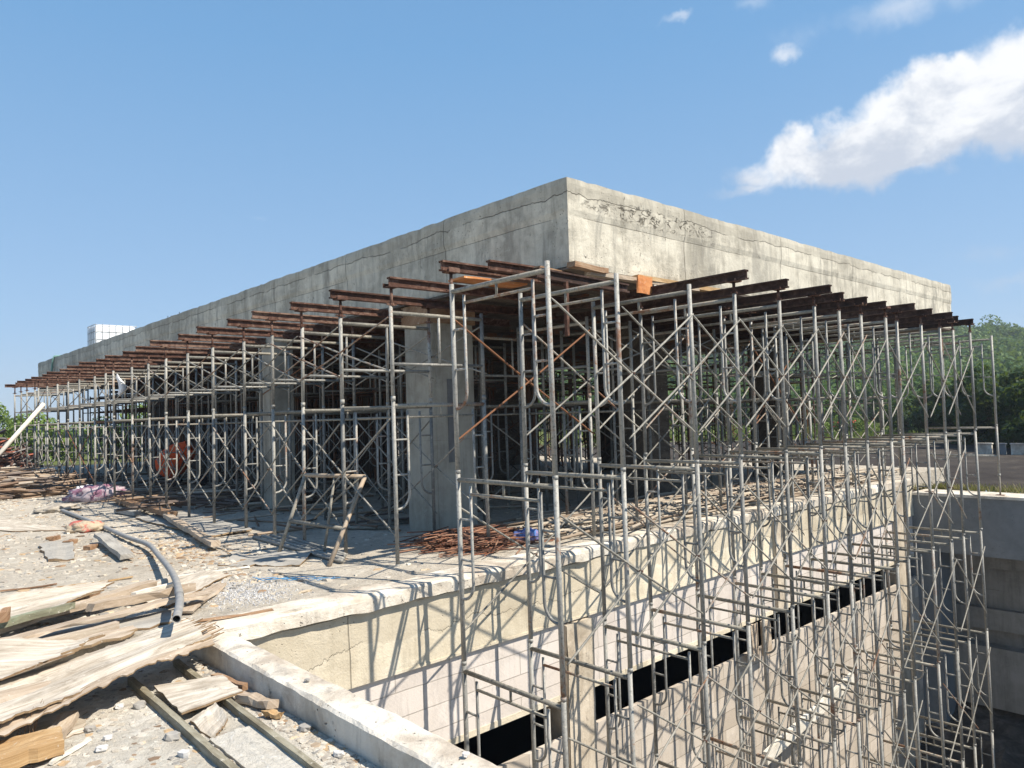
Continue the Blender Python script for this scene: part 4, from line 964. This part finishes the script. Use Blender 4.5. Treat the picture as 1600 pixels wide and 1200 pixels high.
# frame leaning askew at the front of the shade
t1 = empty('leaning_frame', (3.9, 7.3, 0), 0, 'battered tubular frame leaning askew in front of the left-hand row', 'scaffold frame')
A, B = Vector((3.98, 8.50, 0)), Vector((3.62, 6.85, 0)); Tt = Vector((4.40, 8.35, .96)); Ub = Vector((4.26, 7.15, .93))
off = Vector(t1.location)
def tp(pts, r, nm, m='steel2'):
    mb = MB(); mb.tube([Vector(p)-off for p in pts], r, 10); return mb.build(nm, m, t1, True)
A, B, Tt, Ub = Vector((3.72, 8.05, 0)), Vector((3.77, 6.98, 0)), Vector((4.02, 7.95, .88)), Vector((4.40, 7.28, .86))
tp([A, Tt], .021, 'leg'); tp([B, Ub], .024, 'leg', 'timber'); tp([Tt, Ub], .024, 'top_bar', 'timber')
tp([A.lerp(Tt, .42), B.lerp(Ub, .40)], .021, 'cross_bar')
tp([Tt.lerp(Ub, .5), Vector((4.05, 7.60, .02))], .015, 'strut'); tp([Tt.lerp(Ub, .95), Vector((4.2, 8.1, .35))], .012, 'strut')
GT = 'tubes lying on the floor under the leaning frame'
for i in range(4):
    mb = MB(); mb.tube([(4.02+.07*i, 9.4-.1*i, .025+.012*i), (3.92+.07*i, 6.98+.1*i, .03)], .024, 8)
    tag(centre(mb.build('steel_tube', 'steel', smooth=True)), ['outermost of the tubes lying under the leaning frame', 'second tube from the outside under the leaning frame', 'third tube from the outside under the leaning frame', 'innermost of the tubes lying under the leaning frame'][i], 'tube', GT)
for i in range(5):
    mb = MB(); x = 5.6+i*.1; mb.tube([(5.0+.3*i, 9.1-.1*i, .03), (6.1+.2*i, 8.9-.25*i, .035)] if i < 2 else [(4.7+.1*i, 10.4-.3*i, .03), (5.2+.1*i, 8.9-.1*i, .03)], .02, 8)
    tag(centre(mb.build('steel_tube', 'steel2', smooth=True)), f'{ORD[i]} loose grey tube on the shaded floor near the corner column', 'tube', 'loose tubes on the shaded floor')
mb = MB()
for i in range(3):
    pts = [(2.95+.33*q/8+rnd.uniform(-.04, .04), 6.9-.35*q/8+rnd.uniform(-.05, .05), .01+rnd.uniform(0, .03)) for q in range(14)]
    mb.tube(smooth(pts, 3), .003, 5)
tag(centre(mb.build('rope', 'rope')), 'tangle of blue rope on the cement beside the gravel patch', 'rope')

# orange mixer in the shade
mx = empty('concrete_mixer', (6.15, 18.9, 0), R(20), 'orange concrete mixer half hidden behind the left-hand scaffold', 'mixer')
mb = MB(); vs = []; N = 14
for z_, r in ((-.55, .22), (-.40, .40), (-.05, .46), (.25, .42), (.55, .26), (.62, .24)):
    for i in range(N): a = 2*math.pi*i/N; vs.append((r*math.cos(a), r*math.sin(a), z_))
mb.add(vs, [(j*N+i, j*N+(i+1)%N, (j+1)*N+(i+1)%N, (j+1)*N+i) for j in range(5) for i in range(N)]+[tuple(range(N))[::-1]])
o = mb.build('drum', 'orange', mx, True); o.location = (0, 0, .82); o.rotation_euler = (R(50), 0, R(30))
mb = MB()
for s_ in (-1, 1): mb.tube([(-.5, .5*s_, 0), (-.1, .5*s_, .8), (.5, .5*s_, 0)], .03, 6); mb.tube([(-.1, .5*s_, .8), (0, .3*s_, .82)], .03, 6)
mb.tube([(-.5, -.5, .2), (-.5, .5, .2)], .03, 6); mb.build('stand', 'rustdark', mx)
mb = MB(); mb.tube([(.5, -.62, .16), (.5, -.52, .16)], .16, 14); mb.tube([(.5, .52, .16), (.5, .62, .16)], .16, 14); mb.build('wheel', 'void', mx)
mx.scale = (.8, .8, .8)

# leaning pale pole and red frames over the scrap at the far left
mb = MB(); mb.tube([(2.35, 20.6, .35), (3.75, 20.8, 2.12)], .05, 8); tag(centre(mb.build('timber_pole', 'pale', smooth=True)), 'pale pole leaning against the far left scaffold', 'pole')
def sticks(mb, n, fn, r0, r1, k=4):
    for _ in range(n):
        p, az, L_, tl = fn(); d = Vector((math.cos(az)*math.cos(tl), math.sin(az)*math.cos(tl), math.sin(tl)))*L_/2; p = Vector(p); r = rnd.uniform(r0, r1)
        mb.tube([p-d, p+d], r, k)
mb = MB()
def f1():
    x = rnd.uniform(.8, 4.1); y = rnd.uniform(19.2, 25); hh = .62*max(0, 1-((x-2.2)/2.3)**2)*max(0, 1-((y-22)/3.6)**2)
    return (x, y, rnd.uniform(.02, .05+hh)), rnd.gauss(-.1, .45), rnd.uniform(.6, 2.0), rnd.gauss(0, .08)
sticks(mb, 900, f1, .012, .035)
tag(centre(mb.build('timber_heap', 'rods')), 'low heap of brown sticks and form timber at the far left', 'heap', kind='stuff')
mb = MB()
def f2():
    x = rnd.uniform(.5, 4.2); y = rnd.uniform(26.5, 31); hh = 1.75*max(0, 1-((x-1.2)/3.6)**2)
    return (x, y, rnd.uniform(.05, .1+hh)), rnd.gauss(.1, .7), rnd.uniform(.8, 2.2), rnd.gauss(0, .3)
sticks(mb, 650, f2, .02, .05)
tag(centre(mb.build('scrap_heap', 'scrap')), 'tall heap of rusty formwork scrap behind the brown sticks', 'heap', kind='stuff')
for i in range(7):
    x, y, z_ = 1.6+rnd.uniform(-.6, 1.6), 27.2+rnd.uniform(-.8, .8), .9+.12*i; a = rnd.uniform(-.4, .4); mb = MB()
    d = Vector((math.cos(a), math.sin(a), .05)); u_ = Vector((0, 0, .5)) if i % 2 else Vector((-.2, .4, .12)); c = Vector((x, y, z_-.2)); e = c+d*1.3
    mb.tube([c, e, e+u_, c+u_, c], .028, 6); mb.tube([c, e+u_], .022, 6); mb.tube([c+d*.65, c+d*.65+u_], .022, 6)
    tag(centre(mb.build('steel_formwork', 'redpaint')), f'{ORD[i]} red steel form frame from the bottom of the far scrap heap', 'frame', 'red frames on the scrap heap')
# rebar pile and rods on the deck edge
mb = MB()
def f3():
    x = rnd.gauss(5.5, .22); y = rnd.gauss(6.7, .22); hh = .16*max(0, 1-((x-5.3)/1.0)**2-((y-6.85)/.9)**2); y = min(max(y, 5.98), 7.6); x = min(max(x, 4.5), 6.4)
    return (x, y, rnd.uniform(.008, .015+hh)), rnd.gauss(-.25, .38), rnd.uniform(.3, .85), rnd.gauss(0, .04)
sticks(mb, 420, f3, .005, .009, 5)
tag(centre(mb.build('rebar_pile', 'rebar')), 'rusty red-brown pile of reinforcing bars by the deck edge', 'rebar', kind='stuff')
mb = MB()
def f4():
    x = rnd.uniform(7.0, 16.0); y = rnd.uniform(5.95, 7.5)
    return (x, y, rnd.uniform(.01, .10)), rnd.gauss(.0, .16), rnd.uniform(.8, 2.6), rnd.gauss(0, .008)
sticks(mb, 420, f4, .010, .022, 5)
tag(centre(mb.build('rod_layer', 'poles')), 'layer of brown rods and poles covering the deck edge under the slab', 'rods', kind='stuff')
mb = MB()
def f5():
    x = rnd.uniform(4.5, 9.5); y = rnd.uniform(8.6, 26)
    return (x, y, rnd.uniform(.01, .08)), rnd.uniform(0, 3.2), rnd.uniform(.4, 2.0), rnd.gauss(0, .03)
sticks(mb, 260, f5, .008, .025, 4)
def f6():
    x = rnd.gauss(5.6, .7); y = rnd.gauss(14.5, 1.2)
    return (x, y, rnd.uniform(.01, .22)), rnd.gauss(-.3, .6), rnd.uniform(.5, 1.6), rnd.gauss(0, .05)
sticks(mb, 110, f6, .012, .028, 4)
tag(centre(mb.build('timber_litter', 'rods')), 'litter of sticks and offcuts on the shaded floor under the slab', 'litter', kind='stuff')

# scattered rubble, chips and gravel
def bits(n, fn, smin, smax, flat, name, m, label):
    V = []; F = []; k = 0
    for _ in range(n):
        x, y, z_ = fn(); s = smin+(smax-smin)*rnd.random()**3; a = rnd.uniform(0, 6.28); q = rnd.randint(4, 6)
        el = rnd.uniform(.5, 1.); h_ = s*flat*rnd.uniform(.5, 1.2); pt = []
        for L_, sc2 in ((0, 1.), (1, rnd.uniform(.55, .85))):
            for i in range(q):
                b_ = 6.28*i/q+rnd.uniform(-.35, .35); r = s*sc2*rnd.uniform(.7, 1.1); px, py = r*math.cos(b_), r*el*math.sin(b_)
                pt.append((x+px*math.cos(a)-py*math.sin(a), y+px*math.sin(a)+py*math.cos(a), z_+(h_*rnd.uniform(.7, 1.2) if L_ else -.002)))
        V += pt; F += [tuple(k+i for i in (j, (j+1)%q, q+(j+1)%q, q+j)) for j in range(q)]+[tuple(k+q+i for i in range(q))]; k += 2*q
    mb = MB(); mb.v = V; mb.f = F; mb.uv = [(v[0], v[1]) for v in V]
    return tag(centre(mb.build(name, m)), label, 'rubble', kind='stuff')
patches = [(rnd.uniform(.8, 3.6), 6.5+12*rnd.random()**1.3, rnd.uniform(.15, .6)) for _ in range(34)]+[(2.3, 10.3, .5), (2.7, 11.5, .6), (2.2, 9.5, .4), (3.1, 9.4, .5), (3.0, 12.6, .6), (2.6, 14.2, .8), (3.3, 16, .7)]
def g1():
    if rnd.random() < .72:
        x, y, r = rnd.choice(patches); return (rnd.gauss(x, r*.6), rnd.gauss(y, r*1.1), 0.)
    return (rnd.uniform(.3, 4.4), rnd.uniform(6.0, 20), 0.)
def okdeck(fn, lo=5.95):
    def f():
        while True:
            p = fn()
            if p[1] > lo and p[0] < 6: return p
    return f
bits(6500, okdeck(g1), .004, .06, .3, 'rubble', 'rubble', 'pale cement rubble strewn over the deck')
bits(1500, okdeck(g1), .008, .08, .16, 'wood_chips', 'chips', 'brown wood chips and splinters strewn over the deck')
def g2():
    if rnd.random() < .35: return (rnd.uniform(1.78, 1.90), rnd.uniform(2.4, 5.3), -.152)
    return (rnd.uniform(.4, 1.9), rnd.uniform(2.6, 5.6), -.152)
bits(7000, g2, .0025, .034, .25, 'near_rubble', 'rubble', 'fine rubble and crumbs on the near floor below the kerb')
bits(900, g2, .006, .055, .12, 'near_chips', 'chips', 'small wood chips on the near floor below the kerb')
def g3():
    while True:
        x, y = rnd.gauss(2.68, .20), rnd.gauss(6.55, .30)
        if y > 5.95: return (x, y, 0.)
bits(2600, g3, .005, .013, .9, 'gravel', 'gravel', 'patch of grey gravel on the deck by the wall top')
def g4(): return (rnd.gauss(3.05, .30), rnd.gauss(9.3, .7), 0.)
bits(1100, g4, .01, .05, .25, 'wood_chips', 'chips', 'patch of wood chips beside the grey pipe')
def g5(): return (rnd.uniform(4.3, 8), rnd.uniform(6.2, 16), 0.)
bits(1100, g5, .006, .05, .35, 'rubble', 'rubble', 'dusty crumbs on the shaded floor')
def g6(): return (rnd.uniform(11.5, 16.8), rnd.uniform(0, 5.4), PZ)
bits(120, g6, .05, .38, .5, 'pit_rubble', 'darkwall2', 'dark broken rubble on the pit floor')

# ================================================================== VEGETATION
def leaves(rs, blobs, n, size, flat=.8):
    """n leaf quads spread through a cloud of ellipsoid blobs (cx,cy,cz,r)"""
    b = np.array(blobs); w = b[:, 3]**2; w /= w.sum(); k = rs.choice(len(b), n, p=w)
    d = rs.normal(size=(n, 3)); d /= np.linalg.norm(d, axis=1)[:, None]
    rad = b[k, 3]*(.55+.5*rs.random(n)**.6)
    c = b[k, :3]+d*rad[:, None]*np.array([1, 1, flat])
    nrm = d+rs.normal(size=(n, 3))*.7+np.array([0, 0, .4]); nrm /= np.linalg.norm(nrm, axis=1)[:, None]
    t_ = np.cross(nrm, rs.normal(size=(n, 3))); t_ /= np.linalg.norm(t_, axis=1)[:, None]; u_ = np.cross(nrm, t_)
    s = (size*(.6+.8*rs.random(n)))[:, None]
    return np.stack([c-t_*s, c-u_*s*.55, c+t_*s, c+u_*s*.55], 1)     # n,4,3
def quad_mesh(name, Q, m):
    n = len(Q); me = bpy.data.meshes.new(name); me.vertices.add(n*4); me.vertices.foreach_set('co', Q.reshape(-1).astype(np.float32))
    me.loops.add(n*4); me.loops.foreach_set('vertex_index', np.arange(n*4, dtype=np.int32)); me.polygons.add(n)
    me.polygons.foreach_set('loop_start', np.arange(0, n*4, 4, dtype=np.int32)); me.update(calc_edges=True); me.validate(); me.materials.append(M[m]); return me
rs = np.random.RandomState(4)
def tree(x, y, z0, h, w, label, m, n=5000, size=.12, group=None, seed=0, low=.25):
    r = empty('tree', (x, y, z0), 0, label, 'tree', group)
    q = np.random.RandomState(seed); blobs = []
    limbs = MB(); limbs.tube([(0, 0, 0), (.05*h*q.randn()*.3, 0, h*.3), (0, .03*h, h*.62)], [.045*h, .032*h, .014*h], 8)
    for i in range(16):
        a = q.rand()*6.28; zz = h*(low+(.86-low)*q.rand()); rr = w*.5*(1-abs(zz/h-.5)*1.1)*q.rand()**.5; c = (rr*math.cos(a), rr*math.sin(a), zz)
        blobs.append((*c, w*.5*(.30+.22*q.rand())))
        limbs.tube([(0, 0, h*(.2+.3*q.rand())), (c[0]*.5, c[1]*.5, zz*.85), c], [.014*h, .008*h, .003*h], 5)
    limbs.build('trunk', 'bark', r, True)
    o = bpy.data.objects.new('crown', quad_mesh('crown', leaves(q, blobs, n, size), m)); col.objects.link(o); o.parent = r
    return r
tree(5.5, 46, -.3, 3.6, 4.4, 'light green leafy tree at the far left edge behind the scrap heap', 'leaf_light', 9000, .09, seed=1, low=.15)
GL2 = 'trees beyond the far left end'
for i, (x, y, h, w) in enumerate([(9.5, 50, 2.6, 4.5), (12.5, 47, 2.3, 4.0), (16, 52, 2.9, 5.5), (20, 50, 3.4, 5), (25, 54, 4, 6), (31, 52, 4, 6)]):
    tree(x, y, -.3, h, w, f'{ORD[i]} green bushy tree from the left seen between the scaffold posts', 'leaf_light' if i % 2 == 0 else 'leaf_hill', 4500, .11, GL2, 10+i, .12)
GDk = 'dark trees at the far right'
for i, (x, y, h, w) in enumerate([(33.5, 7.7, 2.9, 3.6), (36, 9.35, 3.4, 3.6), (41, 12.0, 2.5, 3.4), (30.8, 6.2, 2.6, 3.6), (45, 14.6, 2.6, 4.0)]):
    tree(x, y, -.35, h, w, ['dark tree at the right edge, low and wide', 'tallest dark tree near the right edge', 'dark tree left of the tallest one behind the scaffold end', 'dark shrubby tree at the very edge, nearest the wall', 'dark tree glimpsed between the last scaffold posts'][i],
         'leaf_dark', 11000, .11, GDk, 30+i, .06)
for i in range(9):
    a = R(18+i*3.6); d_ = 74+rnd.uniform(-6, 8)
    tree(d_*math.cos(a), d_*math.sin(a), -.5, rnd.uniform(3.2, 5.), rnd.uniform(5, 7.5), f'{ORD[i]} mid green tree from the right at the foot of the hill', 'leaf_hill', 3200, .22, 'trees at the foot of the hill', 50+i, .08)
mb = MB()
for i in range(4):
    pass
wl = empty('boundary_wall', (28.7, 9, -.32), 0, 'low pale boundary wall with gaps in front of the dark trees', 'wall')
for i, (y0_, y1_) in enumerate([(6.2, 7.0), (7.15, 7.4), (7.55, 8.0)]):
    mb = MB(); mb.box((0, y0_-9, 0), (.12, y1_-9, .34)); mb.box((-.03, y0_-9-.02, .34), (.15, y1_-9+.02, .38)); mb.build('wall_panel', 'kerb' if i != 1 else 'darkwall', wl)
M['drygrass'] = foliage('dry_blades', (.12,.12,.04), (.24,.19,.10), (.30,.26,.14), 1.5)
# wild strip on the near lot and by the wall end
def tufts(fn, n, name, label, m, h0, h1, w=.012):
    Q = []
    for _ in range(n):
        x, y, z_ = fn(); h_ = rnd.uniform(h0, h1); a = rnd.uniform(0, 6.28); dx, dy = math.cos(a)*w, math.sin(a)*w; lx, ly = rnd.gauss(0, .3)*h_, rnd.gauss(0, .3)*h_
        Q.append([(x-dx, y-dy, z_), (x+dx, y+dy, z_), (x+dx*.3+lx, y+dy*.3+ly, z_+h_), (x-dx*.3+lx, y-dy*.3+ly, z_+h_)])
    o = bpy.data.objects.new(name, quad_mesh(name, np.array(Q), m)); col.objects.link(o); return tag(o, label, 'grass', kind='stuff')
def s1():
    c = rnd.choice([(16.8, 4.9, .3), (17.0, 3.9, .35), (17.2, 2.6, .3), (16.7, 5.3, .2)]); return (max(16.65, rnd.gauss(c[0], c[2])), rnd.gauss(c[1], c[2]*1.6), -.32)
tufts(s1, 1500, 'dry_grass', 'dry and green weeds along the top of the far pit wall', 'drygrass', .03, .16)
def s2_():
    a = R(rnd.uniform(12, 44)); d_ = rnd.uniform(44, 72); return (d_*math.cos(a), d_*math.sin(a), -.32)
tufts(s2_, 9000, 'field_grass', 'bright green grass field before the wooded hill', 'field', .10, .35, .12)
M['flower'] = plain('red_flowers', (.6, .05, .04), .6, var=0)
bush = empty('flower_bush', (46, 19.5, -.32), 0, 'green bush with red flowers seen between the scaffold posts', 'bush')
o = bpy.data.objects.new('foliage', quad_mesh('foliage', leaves(rs, [(0, 0, .5, .7), (.5, .8, .5, .6), (-.3, -.8, .45, .6), (0, 1.8, .4, .5)], 3000, .07), 'leaf_light')); col.objects.link(o); o.parent = bush
o = bpy.data.objects.new('blossom', quad_mesh('blossom', leaves(rs, [(0, 0, .5, .72), (.5, .8, .5, .62)], 160, .07), 'flower')); col.objects.link(o); o.parent = bush

# wooded hill
def ridge(az):                                    # height of the skyline over its distance
    pts = [(4, .065), (9, .072), (12, .078), (14, .085), (16, .087), (22, .084), (30, .082), (50, .082), (60, .05), (66, .0), (80, -.004)]
    for (a0, h0), (a1, h1) in zip(pts, pts[1:]):
        if az <= a1: return h0+(h1-h0)*max(0, (az-a0))/(a1-a0)
    return -.004
R0, R1 = 84., 215.
def hill_z(r, az):
    u_ = min(1., max(0., (r-R0)/(R1-R0))); s = u_**1.15
    return -.4+(ridge(az)*R1*.93+.3)*s+1.6*mnoise.noise(Vector((r*.03, az*.12, 0)))*u_
mb = MB(); na, nr = 90, 40; vs = []
for j in range(nr+1):
    for i in range(na+1):
        az = 2+78*i/na; r = R0-6+(R1+130-R0)*j/nr; z_ = hill_z(r, az) if r < R1 else hill_z(R1, az)-(r-R1)*.02
        vs.append((r*math.cos(R(az)), r*math.sin(R(az)), z_ if j else -.6))
mb.add(vs, [(j*(na+1)+i, (j+1)*(na+1)+i, (j+1)*(na+1)+i+1, j*(na+1)+i+1) for j in range(nr) for i in range(na)])
M['hillsoil'] = plain('hill_undergrowth', (.035,.06,.018), .95, var=.6, sc_=.2, spec=.1); tag(mb.build('hill', 'hillsoil', smooth=True), kind='structure')
Qs = []
cnt = 0
for _ in range(6000):
    az = rs.uniform(5, 64); r = R0+(R1-R0)*rs.rand()**.75
    if az > 24 and rs.rand() < .55: continue
    if cnt > 1000: break
    x, y = r*math.cos(R(az)), r*math.sin(R(az)); z_ = hill_z(r, az)
    if mnoise.noise(Vector((x*.05, y*.05, 7))) < -.35: continue
    s = rs.uniform(1.6, 3.6)*(1 if rs.rand() < .88 else 1.35); hh = s*.75
    bl = [(x+rs.normal()*s*.55, y+rs.normal()*s*.55, z_+hh*.6+rs.normal()*s*.28, s*(.35+.3*rs.rand())) for _ in range(7)]
    nq = 620 if az < 24 else 260
    Qs.append(leaves(rs, bl, nq, .34 if az < 24 else .5, .75)); cnt += 1
o = bpy.data.objects.new('forest', quad_mesh('forest', np.concatenate(Qs), 'leaf_hill')); col.objects.link(o)
tag(o, 'dense green forest covering the hill on the right', 'forest', kind='stuff')

# haze
mb = MB(); mb.box((-60, -60, PZ-1.4), (520, 520, 34)); hz = mb.build('haze', 'void'); tag(hz, kind='stuff')
hm = bpy.data.materials.new('haze_air'); hm.use_nodes = True; t = NT(hm.node_tree)
v_ = t.n('ShaderNodeVolumePrincipled', {'Color': (.80, .88, 1., 1), 'Density': .0007, 'Anisotropy': .2}); o_ = t.n('ShaderNodeOutputMaterial'); t.nt.links.new(v_.outputs[0], o_.inputs['Volume'])
hz.data.materials.clear(); hz.data.materials.append(hm)
bpy.context.view_layer.update()
